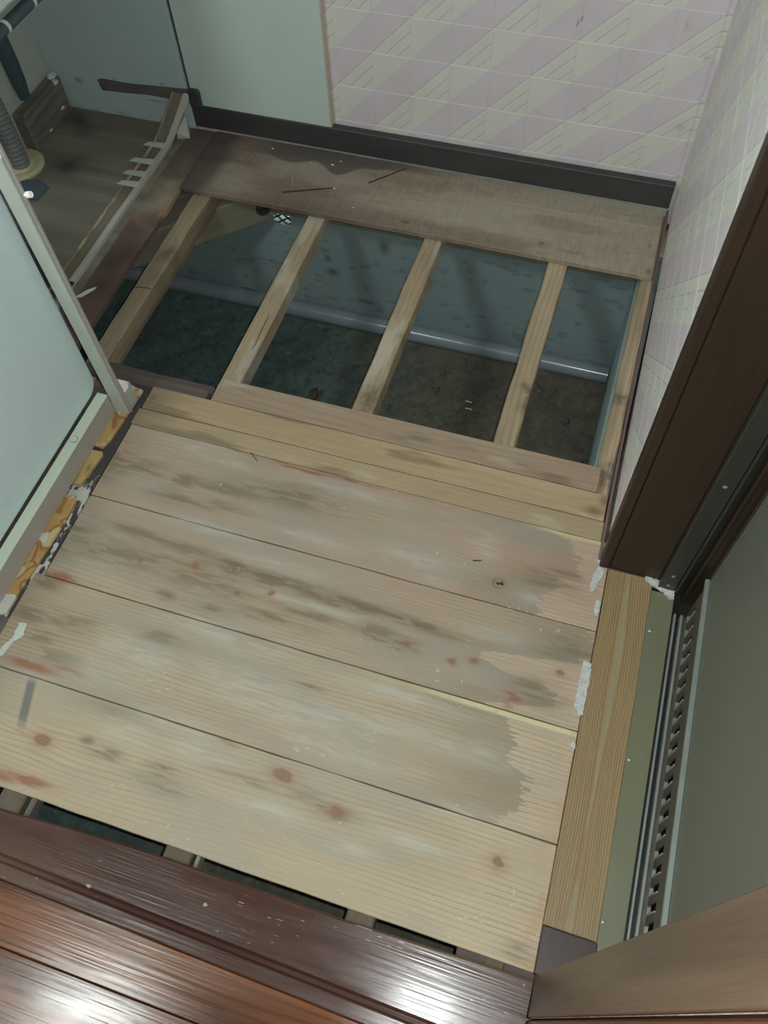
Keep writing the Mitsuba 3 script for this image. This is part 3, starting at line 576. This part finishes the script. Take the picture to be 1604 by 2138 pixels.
t = thing('drain_pipe', 'grey plastic pipe lying along the foot of the concrete foundation', 'pipe')
put('pipe', tube([[x, 1.652, GROUND + 0.043] for x in np.linspace(-1.94, 0.066, 14)], 0.0245, 28), 'm_pvc', t, smooth=50)
put('socket', tube([[x, 1.652, GROUND + 0.043] for x in (-0.985, -0.91)], 0.0275, 28), 'm_pvc', t, smooth=50)
t = thing('wire_staple', 'two pale bits of wire on the soil between two joists', 'wire')
for dy in (0, 0.022):
    put('wire', tube([[-0.296 + 0.0095 * i + 0.3 * dy, 1.4635 - dy * 1.1 + 0.002 * (i % 2), GROUND + 0.026] for i in range(3)], 0.0018, 6), 'm_chip', t)
t = thing('header_timber', 'short dark timber end left of the loose narrow boards at the edge of the opening', 'timber')
put('upper', board([-1.055, 0.945, -0.030], [-0.752, 0.972, -0.002], 0.003, 0.0015, 4), 'm_dark_timber', t)
put('lower', board([-1.055, 0.9725, -0.060], [-0.752, 0.996, -0.018], 0.003, 0.0015, 6), 'm_dark_timber', t)

# ------------------------------------------------------------------ the kitchen subfloor
struct('floor', 'bare wooden subfloor of wide pale planks with an opening to the crawl space')
def right_end(m, x0, k=0.020):
    v = m.vertices; lim = x0 + k * (0.9 - v[:, 1]); e = v[:, 0] > x0 - 0.005
    v[e, 0] += (lim - x0)[e]; return m
rows = [(0.6615, 0.8425, -0.872), (0.4765, 0.6600, -0.872), (0.2920, 0.4748, -0.890), (0.1085, 0.2905, -0.935)]
for k, (y0, y1, x0) in enumerate(rows):
    b = board([x0, y0, -0.0135], [0.128, y1, -0.0004 * k], 0.0012, 0.0007, 20 + k, 0.02)
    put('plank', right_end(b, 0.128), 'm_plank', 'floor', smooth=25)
put('plank', right_end(board([-0.876, 0.8445, -0.0140], [0.107, 0.8868, -0.0012], 0.0012, 0.0007, 31, 0.02), 0.107), 'm_thin_board', 'floor', label='narrow pale board next to the wide planks')
put('plank', right_end(board([-0.872, 0.8885, -0.0140], [0.105, 0.9475, -0.0003], 0.0012, 0.0008, 32, 0.02), 0.105), 'm_thin_board', 'floor', label='narrow yellowish board')
put('plank', right_end(board([-0.732, 0.9490, -0.0140], [0.082, 1.0075, 0.0010], 0.0012, 0.0004, 33, 0.02), 0.082), 'm_thin_board', 'floor', label='narrow grey board at the edge of the opening')
put('plank', right_end(board([-1.092, 1.558, -0.0140], [0.108, 1.794, 0.0], 0.0012, 0.0010, 34, 0.02), 0.108), 'm_far_plank', 'floor', label='wide worn brown plank along the back wall')
edge = [(-1.092, 1.557), (-1.088, 1.47), (-1.094, 1.45), (-1.088, 1.42), (-1.092, 1.30), (-1.088, 1.10), (-1.086, 0.97), (-1.086, 0.915)]
put('plywood', prism([(-1.56, 0.915), (-1.56, 1.79), (-1.0935, 1.79)] + [(-1.0935, 1.557)] + edge[1:], -0.014, -0.0006), 'm_left_ply', 'floor', label='stained dark plywood where the sink unit stood')
put('underlay', box([-1.90, -0.35, -0.020], [-0.937, 0.914, -0.004]), 'm_dark_timber', 'floor')
put('underlay', box([-0.937, 0.293, -0.020], [-0.876, 0.944, -0.0045]), 'm_adhesive', 'floor', label='dark strip of old adhesive')
put('added_dark_board', box([0.03, 0.060, -0.060], [0.150, 0.130, -0.018], 0.002), 'm_dark_timber', 'floor')  # dark board added under the gap so it looks shaded
# smears of white filler where the flooring met the threshold
def blob(pts, z0, h, seed):
    m = prism(pts, z0, z0 + h)
    mm = m3.Manifold(m3.Mesh(np.asarray(m.vertices, np.float32), np.asarray(m.faces, np.uint32)))
    mm = mm.refine_to_length(0.004).to_mesh(); v = np.array(mm.vert_properties[:, :3], float)
    top = v[:, 2] > z0 + h * 0.5
    v[top, 2] += (meshkit.noise(v[top] * 260, seed) - 0.6) * h * 0.9
    v[:, :2] += (meshkit.noise(v * [300, 300, 0], seed + 3)[:, None] - 0.5) * 0.003
    return trimesh.Trimesh(v, mm.tri_verts, process=False)
put('filler_smear', blob([(0.112, 0.787), (0.125, 0.784), (0.123, 0.768), (0.118, 0.757), (0.116, 0.737), (0.108, 0.733), (0.105, 0.748), (0.108, 0.770)], 0.0, 0.0024, 1), 'm_caulk', 'floor', label='white smear of old filler')
put('filler_smear', blob([(0.122, 0.722), (0.130, 0.718), (0.131, 0.700), (0.126, 0.688), (0.121, 0.700)], 0.0, 0.002, 2), 'm_caulk', 'floor', label='white smear of old filler')
put('filler_smear', blob([(0.122, 0.600), (0.137, 0.598), (0.138, 0.556), (0.138, 0.505), (0.131, 0.500), (0.123, 0.512), (0.121, 0.545)], -0.0003, 0.003, 3), 'm_caulk', 'floor', label='large white smear of old filler')
put('filler_smear', blob([(0.130, 0.456), (0.137, 0.455), (0.137, 0.444), (0.131, 0.446)], -0.0006, 0.002, 4), 'm_caulk', 'floor', label='white smear of old filler')
put('filler_smear', blob([(0.109, 0.806), (0.116, 0.806), (0.114, 0.795), (0.108, 0.797)], 0, 0.0025, 6), 'm_caulk', 'floor', label='white smear of old filler')
put('filler_smear', blob([(-0.866, 0.375), (-0.850, 0.378), (-0.846, 0.352), (-0.858, 0.338), (-0.862, 0.310), (-0.872, 0.305), (-0.872, 0.325), (-0.862, 0.345)], -0.0006, 0.0018, 7), 'm_torn_white', 'floor', label='pale smear of old filler')
# vinyl left under the frame
put('old_board_end', board([-0.938, 0.322, -0.0044], [-0.8905, 0.378, 0.0005], 0.001, 0.0012, 71, 0.02), 'm_residue', 'floor', label='grey weathered board end beside the vinyl')
VP = [('long remnant of brown and yellow patterned vinyl nearest the camera', [(-0.940, 0.36), (-0.899, 0.384), (-0.897, 0.45), (-0.893, 0.52), (-0.890, 0.60), (-0.892, 0.638), (-0.900, 0.646), (-0.940, 0.650)]),
      ('small plain yellow remnant of patterned vinyl', [(-0.940, 0.669), (-0.903, 0.676), (-0.899, 0.70), (-0.893, 0.752), (-0.897, 0.760), (-0.940, 0.757)]),
      ('brown and yellow patterned vinyl remnant around the foot of the cream upright', [(-0.940, 0.772), (-0.903, 0.769), (-0.896, 0.79), (-0.892, 0.84), (-0.890, 0.90), (-0.889, 0.930), (-0.94, 0.940)])]
for lab, pts in VP:
    t = thing('vinyl_remnant', lab, 'vinyl flooring')
    put('sheet', prism(pts, -0.0044, 0.0012), 'm_vinyl', t)
t = thing('splinter', 'long dark splinter lying on the worn plank near the back wall, nearest the opening', 'splinter', None)
def stick(a, b, r):
    return hull([[*(np.array(a) + d), z] for d in ([0, r], [0, -r]) for z in (0.0004, 0.0028)] + [[*(np.array(b) + d), z] for d in ([0, r * .5], [0, -r * .5]) for z in (0.0004, 0.0024)])
put('splinter', stick((-0.831, 1.607), (-0.712, 1.657), 0.0016), 'm_splinter', t)
t = thing('splinter', 'short pale splinter standing across the long dark splinter on the worn plank', 'splinter')
put('splinter', stick((-0.827, 1.67), (-0.811, 1.617), 0.0010), 'm_chip', t)
t = thing('splinter', 'dark splinter lying on the worn plank close to the baseboard', 'splinter')
put('splinter', stick((-0.633, 1.698), (-0.556, 1.778), 0.0016), 'm_splinter', t)
ci = 0
CHIP = ['white paint chip nearest the middle of the worn plank', 'small white paint chip behind the largest chip, toward the baseboard', 'tiny white chip left of the short pale splinter',
        'white chip just right of the far tip of the long dark splinter', 'pale chip at the dark wet patch by the baseboard', 'white chip at the front edge of the worn plank']
for (x, y, s) in [(-0.745, 1.741, .006), (-0.729, 1.759, .004), (-0.80, 1.735, .003), (-0.71, 1.655, .005), (-0.92, 1.762, .004), (-0.64, 1.60, .004)]:
    a = np.arange(6) * 1.05; q = np.stack([x + s * np.cos(a) * rng.uniform(.5, 1, 6), y + s * .6 * np.sin(a) * rng.uniform(.6, 1, 6)], 1)
    k = thing('paint_chip', CHIP[ci], 'paint chip', 'paint chips on the worn plank'); ci += 1
    scene[k] = mikit.ply(prism(q, 0.0003, 0.0018), 'm_chip')
k = thing('paint_chip', 'torn white scrap on the stained plywood beside the first joist', 'paint chip')
scene[k] = mikit.ply(prism([(-1.163, 1.136), (-1.152, 1.140), (-1.136, 1.165), (-1.131, 1.178), (-1.146, 1.165)], -0.0004, 0.003), 'm_chip')

t = thing('splinter', 'thin dark splinter on the pinkish wide plank, just left of its large grey knot', 'splinter')
put('splinter', stick((-0.1105, 0.7345), (-0.0955, 0.7390), 0.0006), 'm_splinter', t)
t = thing('splinter', 'thin dark splinter across the joint between the narrow boards and the pinkish wide plank', 'splinter')
put('splinter', stick((-0.6030, 0.8440), (-0.5820, 0.8280), 0.0006), 'm_splinter', t)
t = thing('wood_scrap', 'dark scrap of wood on the soil between the second and the middle joist', 'scrap')
q = trimesh.creation.icosphere(subdivisions=2, radius=0.018); q.vertices *= [0.8, 1.3, 0.5]; q.vertices += (meshkit.noise(q.vertices * 120, 5)[:, None] - 0.5) * 0.012
q.apply_translation([-0.717, 1.375, GROUND + 0.016]); put('scrap', q, 'm_splinter', t)
# the torn floor strip beside the stained plywood
t = thing('floor_batten', 'long grey floor strip with torn white tabs, between the two stained plywood areas', 'strip')
def curl(m):
    """The torn strip bends up where it meets the wall."""
    v = m.vertices; q = np.clip((v[:, 1] - 1.69) / 0.086, 0, 1)
    v[:, 2] += 0.098 * q ** 1.6; v[:, 0] += 0.042 * q ** 1.8
    return m
put('grey_edge', curl(board([-1.197, 0.95, -0.0006], [-1.183, 1.776, 0.012], 0.001, 0.0006, 3, 0.02)), 'm_grey_strip', t)
put('wood', curl(board([-1.224, 0.95, -0.0006], [-1.197, 1.776, 0.009], 0.001, 0.0010, 8, 0.02)), 'm_batten', t)
put('yellow_edge', curl(board([-1.231, 0.95, -0.0006], [-1.224, 1.776, 0.011], 0.001, 0.0014, 9, 0.02)), 'm_yellow_edge', t)
put('wedge', hull([[-1.231, 1.70, 0.0], [-1.190, 1.70, 0.0], [-1.231, 1.776, 0.0], [-1.190, 1.776, 0.0], [-1.189, 1.7765, 0.094], [-1.150, 1.7765, 0.094], [-1.213, 1.735, 0.026], [-1.175, 1.735, 0.026]]), 'm_batten', t)
for y0, x1 in ((1.512, -1.247), (1.553, -1.250), (1.603, -1.256), (1.672, -1.250)):
    w = 0.022
    put('torn_tab', hull([[-1.190, y0, z] for z in (.012, .0145)] + [[-1.190, y0 + w, z] for z in (.012, .0145)] + [[x1, y0 + .002, z] for z in (.010, .012)] + [[x1 + .008, y0 + w * .8, z] for z in (.010, .012)]), 'm_torn_white', t, label='torn white tab')
put('torn_flake', hull([[-1.181, 1.735, 0.0], [-1.180, 1.735, 0.02], [-1.165, 1.774, 0.045], [-1.163, 1.774, 0.0], [-1.150, 1.745, 0.0], [-1.182, 1.774, 0.04]]), 'm_grey_strip', t, label='torn pale flake')
t = thing('metal_clip', 'small dark metal clip at the near end of the grey floor strip', 'clip')
put('plate', cat(box([-1.203, 1.132, 0.011], [-1.178, 1.168, 0.016], 0.001), box([-1.203, 1.146, 0.016], [-1.178, 1.150, 0.028], 0.001)), 'm_iron', t)
put('scrap', box([-1.180, 1.10, 0.0], [-1.166, 1.14, 0.003], 0.001), 'm_chip', t)

# ------------------------------------------------------------------ cream frame and white appliance at the left
t = thing('frame_stand', 'cream metal frame with a tall upright and a base rail, standing on the vinyl remnants', 'frame')
def lean(m):
    m.vertices[:, 0] -= 0.022 * m.vertices[:, 2]; return m
put('upright', lean(box([-0.9185, 0.862, 0.0012], [-0.8885, 0.868, 0.612], 0.001)), 'm_cream', t)
put('upright_return', lean(box([-0.9165, 0.868, 0.0012], [-0.8840, 0.874, 1.05], 0.001)), 'm_cream_side', t)
put('upright_top', lean(box([-0.9187, 0.8618, 0.612], [-0.8886, 0.868, 1.05], 0.001)), 'm_white_gloss', t, label='bright white upper section of the upright')
put('base_rail', box([-0.9420, -0.10, 0.0012], [-0.9190, 0.8615, 0.0545], 0.001), 'm_rail_front', t)
put('rail_top', box([-0.9424, -0.10, 0.0545], [-0.9187, 0.8616, 0.0565], 0.0008), 'm_cream_top', t)
def disc(c, r, h, axis=2):
    m = trimesh.creation.cylinder(radius=r, height=h, sections=32); m.apply_translation(c); return m
put('cap_ring', disc([-0.9310, 0.741, 0.0564], 0.0082, 0.0012), 'm_appliance_seam', t, label='dark ring round the screw cap')
put('screw_cap', disc([-0.9310, 0.741, 0.0568], 0.0074, 0.0014), 'm_cream_top', t)
q = [(0.876, 0.0012), (0.903, 0.0012), (0.904, 0.020)] + [(0.884 + 0.020 * math.cos(a), 0.053 + 0.020 * math.sin(a)) for a in np.linspace(0.0, math.pi / 2, 8)] + [(0.876, 0.073)]
m = prism(q, 0, 0.026); m.apply_transform(np.array([[0, 0, 1, -0.914], [1, 0, 0, 0], [0, 1, 0, 0], [0, 0, 0, 1.0]])); m.fix_normals()
put('foot', m, 'm_cream', t)
q = [(0.8765, 0.055), (0.893, 0.055), (0.896, 0.068), (0.890, 0.0785), (0.8765, 0.082)]
m = prism(q, 0, 0.024); m.apply_transform(np.array([[0, 0, 1, -0.911], [1, 0, 0, 0], [0, 1, 0, 0], [0, 0, 0, 1.0]])); m.fix_normals()
put('foot_top', m, 'm_white_gloss', t, label='glossy white piece on the foot')  # white piece set on the rounded top of the foot
kn = tube([[-0.900, 0.871, 0.544], [-0.893, 0.871, 0.545], [-0.8925, 0.871, 0.545], [-0.884, 0.871, 0.5475]], [0.003, 0.003, 0.0052, 0.0052], 10)
put('knob', kn, 'm_white_gloss', t, label='small white plastic knob')

t = thing('appliance', 'large white appliance with a rounded lower corner, standing behind the cream frame', 'appliance')
prof = []
r = 0.035
for cy, cz, a0 in ((0.880 - r, 0.052 + r, -math.pi / 2), (0.880 - r, 0.62 - r, 0), (-0.30 + r, 0.62 - r, math.pi / 2), (-0.30 + r, 0.052 + r, math.pi)):
    for a in np.linspace(a0, a0 + math.pi / 2, 8): prof.append((cy + r * math.cos(a), cz + r * math.sin(a)))
def rounded_shell(prof, x0, x1, r=0.012):
    P0 = np.array(prof); c = P0.mean(0); pts = []
    for i, a in enumerate(np.linspace(0, math.pi / 2, 6)):
        q = Polygon(prof).buffer(-r * (1 - math.sin(a)) - 1e-6 if a < 1.57 else 0, join_style=1)
        pts += [[x1 - r * (1 - math.cos(a)), y, z] for y, z in np.array(q.exterior.coords)]
    pts += [[x0, y, z] for y, z in prof]
    return hull(pts)
put('body', rounded_shell(prof, -1.50, -0.9470), 'm_appliance', t, smooth=35)
put('back_edge', box([-1.02, 0.8805, 0.09], [-0.958, 0.884, 0.585], 0.001), 'm_appliance_seam', t, label='dark strip along the edge')  # thin dark strip just beyond the far edge of the body
for y in (0.815, -0.2):
    put('foot', lathe([[0, 0], [0.021, 0], [0.021, 0.010], [0.018, 0.014], [0.018, 0.08], [0, 0.08]], 28).apply_translation([-0.976, y, -0.004]), 'm_blue_base', t, smooth=30)

# ------------------------------------------------------------------ near sill and hallway boards
t = thing('door_sill', 'dark red-brown lacquered door sill with a running groove, between bare planks and hallway boards', 'sill')
def sill_mesh():
    prof = [(0.0, -0.05), (0.0, -0.0008)]           # (y from the near edge, z)
    yz = [(-0.024, -0.05), (-0.024, -0.002), (-0.022, 0.0), (-0.004, 0.0), (-0.002, -0.0015), (0.000, -0.0055), (0.006, -0.0062), (0.0085, -0.002), (0.0105, 0.0), (0.0895, 0.0), (0.0925, -0.003), (0.0925, -0.05)]
    xs = np.linspace(-1.3, 0.1455, 60); v, f = [], []
    for x in xs:
        bow = 0.004 * (meshkit.noise(np.array([[x * 5, 2.0, 1.0]]), 4)[0] - 0.5)
        far = -0.016 * max(0.0, min(1.0, (-0.42 - x) / 0.30)) ** 1.2
        tilt = -0.022 * (x + 0.25)
        for i, (y, z) in enumerate(yz):
            yy = y + tilt * (0.85 if y < 0.05 else 0.12) + (bow + far + 0.008 * max(0.0, min(1.0, (x + 0.15) / 0.25)) if y > 0.05 else 0)
            v.append([x, yy, z])
    n = len(yz)
    for i in range(len(xs) - 1):
        for j in range(n):
            A, B = i * n + j, i * n + (j + 1) % n
            f += [[A, A + n, B + n], [A, B + n, B]]
    for j in range(1, n - 1):
        f += [[0, j, j + 1], [(len(xs) - 1) * n, (len(xs) - 1) * n + j + 1, (len(xs) - 1) * n + j]]
    m = trimesh.Trimesh(v, f, process=False); m.fix_normals(); return m
put('board', sill_mesh(), 'm_sill', t, smooth=20)
struct('floor_hallway', 'glossy red-brown lacquered hallway floor boards')
yb = -0.0255
for k in range(12):
    y1 = yb - k * 0.0760 if k == 0 else yb - 0.0735 - (k - 1) * 0.0905
    y0 = yb - 0.0735 - k * 0.0905
    b = board([-1.90, y0 + 0.0006, -0.016], [0.20, y1 - 0.0006 + (0.0012 if k == 0 else 0), -0.0012], 0.0012, 0.0003, 40 + k, 0.05)
    if k == 0: 
        v = b.vertices; e = v[:, 1] > (y0 + y1) / 2; v[e, 1] -= 0.0187 * (v[e, 0] + 0.25) - 0.0005
    put('board', b, 'm_lacquer', 'floor_hallway', smooth=25)
put('subfloor', box([-1.90, -2.1, -0.05], [0.20, -0.05, -0.018]), 'm_dark_timber', 'floor_hallway')
struct('trim_1', 'brown lacquered door post close to the camera at the lower right')
put('trim_1', shear(box([0.132, 0.0515, -0.02], [0.36, 0.1070, 2.4], 0.0012), 0.018), 'm_post')
put('near_strip', shear(box([0.1330, -0.10, -0.02], [0.36, 0.0495, 2.4], 0.0025), 0.018), 'm_post', 'trim_1')
put('groove_edge', shear(tube([[0.1325, 0.0505, z] for z in np.linspace(0.03, 2.4, 6)], 0.0004, 6), 0.018), 'm_rough_timber', 'trim_1', label='worn pale edge of the groove')
t = thing('sill_end_block', 'dark purplish-brown painted block at the near end of the pine threshold', 'block')
put('block', shear(box([0.1295, 0.1075, -0.04], [0.2115, 0.1745, 0.0015], 0.0015), 0.018), 'm_dark_block', t)

# ------------------------------------------------------------------ door side
t = thing('threshold_board', 'long pine threshold board between the bare planks and the metal door sill', 'threshold')
put('board', shear(board([0.1300, 0.1750, -0.04], [0.2105, 0.7900, 0.0015], 0.0012, 0.0003, 50, 0.02), 0.018), 'm_pine', t)
t = thing('metal_sill', 'brass-green metal door sill with rails, beside the pine threshold', 'sill')
put('plate', shear(box([0.2075, 0.06, -0.030], [0.2505, 0.7700, -0.0005], 0.0008), 0.010, 1.14), 'm_brass_sill', t)
def rail(x0, x1, z0, z1, m, name): put(name, shear(box([x0, 0.06, z0], [x1, 0.735, z1], 0.0008), 0.010, 1.14), m, t)
rail(0.2508, 0.2540, -0.03, -0.006, 'm_bronze_dark', 'seal')
rail(0.2542, 0.2580, -0.03, 0.0005, 'm_bright_metal', 'inner_rail')
rail(0.2580, 0.2650, -0.03, -0.012, 'm_bronze_dark', 'channel')
rail(0.2650, 0.2695, -0.03, 0.0020, 'm_bright_metal', 'outer_rail')
rail(0.2695, 0.2790, -0.03, -0.004, 'm_riser', 'slope')
for y in (0.690, 0.455, 0.205):
    s = lathe([[0, 0.0016], [0.0022, 0.0015], [0.0038, 0.0004], [0.0040, 0.0]], 20); s.apply_translation([0.2180 + 0.010 * (1.14 - y), y, -0.0006])
    put('screw', s, 'm_bright_metal', t, smooth=40)
put('caulk_blob', shear(blob([(0.196, 0.792), (0.222, 0.790), (0.250, 0.778), (0.250, 0.760), (0.244, 0.758), (0.232, 0.770), (0.214, 0.776), (0.198, 0.782)], 0.0, 0.006, 9), 0.018), 'm_caulk', t, label='pale lump of sealant')

struct('door_1', 'closed grey-bronze back door leaf with a slotted bottom rail')
DX = 0.2790
# bottom rail with a row of upright slots
yy0, yy1 = 0.06, 0.748
py = []
slot_y = [0.7267 - 0.0273 * k for k in range(25)]
outer = Polygon([(yy0, -0.02), (yy1, -0.02), (yy1, 0.090), (yy0, 0.090)])
holes = [Polygon([(y, -0.001), (y + 0.0125, -0.001), (y + 0.0125, 0.046), (y, 0.046)]) for y in slot_y if y > yy0 + 0.02]
g = outer
for h_ in holes: g = g.difference(h_)
m = trimesh.creation.extrude_polygon(g, 0.003, engine='earcut'); m.apply_transform(np.array([[0, 0, 1, DX], [1, 0, 0, 0], [0, 1, 0, 0], [0, 0, 0, 1.0]])); m.fix_normals()
put('bottom_rail', shear(m, 0.010, 1.14), 'm_riser', 'door_1', label='brown slotted bottom rail')
put('rail_back', shear(box([DX + 0.010, yy0, -0.03], [DX + 0.014, yy1, 0.089]), 0.010, 1.14), 'm_bronze_dark', 'door_1')
for y in slot_y:
    if y < 0.09: continue
    put('slot_lip', shear(cat(box([DX - 0.0018, y - 0.0030, -0.003], [DX + 0.003, y, 0.046], 0.0005), box([DX - 0.0024, y - 0.0030, -0.0038], [DX + 0.0035, y + 0.0100, -0.0002], 0.0005)), 0.010, 1.14), 'm_bright_metal', 'door_1', label='bright lip of a slot')
put('ledge', shear(box([DX - 0.0005, yy0, 0.0875], [DX + 0.0078, 0.765, 0.0965], 0.0015), 0.010, 1.14), 'm_bright_metal', 'door_1', label='pale metal ledge above the slots')
put('panel', shear(box([DX + 0.0072, yy0 - 0.1, 0.090], [DX + 0.035, 0.766, 2.02], 0.003), 0.010, 1.14), 'm_door_skin', 'door_1')
put('panel_edge', shear(box([DX + 0.0060, 0.7665, 0.092], [DX + 0.034, 0.7725, 2.02], 0.001), 0.010, 1.14), 'm_bronze', 'door_1')
struct('trim_2', 'dark brown wooden door frame beside the tiled wall')
put('trim_2', shear(box([0.1300, 0.7915, 0.0005], [0.2195, 0.8300, 2.4], 0.0012)), 'm_jamb')
put('casing_edge', shear(box([0.1120, 0.7895, -0.0005], [0.1295, 0.8200, 2.4], 0.0020)), 'm_jamb', 'trim_2')
put('metal_jamb', shear(box([0.2200, 0.7760, -0.001], [0.2500, 0.8300, 2.4], 0.0015)), 'm_bronze', 'trim_2', label='dark metal frame strip')
put('metal_bead', shear(box([0.2505, 0.7720, -0.001], [0.2550, 0.8300, 2.4], 0.0010)), 'm_bronze', 'trim_2')
put('rebate', shear(box([0.2550, 0.7880, -0.03], [0.2680, 0.8300, 2.4])), 'm_bronze_dark', 'trim_2')
put('metal_bead', shear(box([0.2680, 0.7740, -0.03], [0.2740, 0.8300, 2.4], 0.0010)), 'm_jamb', 'trim_2')
put('metal_jamb', shear(box([0.2740, 0.7790, -0.03], [0.60, 0.8300, 2.4], 0.0010)), 'm_jamb', 'trim_2')
for z in (0.055, 0.345, 0.02):
    s = lathe([[0, 0.0018], [0.0022, 0.0016], [0.0036, 0.0005], [0.0036, 0.0]], 18)
    s.apply_transform(trimesh.transformations.rotation_matrix(math.pi / 2, [1, 0, 0])); s.apply_translation([0.2350 + 0.018 * (0.9 - 0.776), 0.7762, z])
    put('screw', s, 'm_bright_metal', 'trim_2', smooth=40)
put('wall_infill', box([0.22, 0.83, -0.06], [0.60, 1.95, 2.45]), 'm_wall_plain', 'wall_right')
put('lintel', box([0.20, -0.12, 2.03], [0.60, 0.84, 2.45]), 'm_wall_plain', 'wall_right')
put('step_below', box([0.215, -0.1, -0.06], [0.60, 0.83, -0.031]), 'm_bronze_dark', 'door_1')
put('edge_sheet', shear(board([0.1080, 0.802, -0.03], [0.1125, 1.79, 0.004], 0.0006, 0.0008, 60), 0.014), 'm_brown_sheet', 'floor', label='thin brown strip of old flooring on edge along the tiled wall')
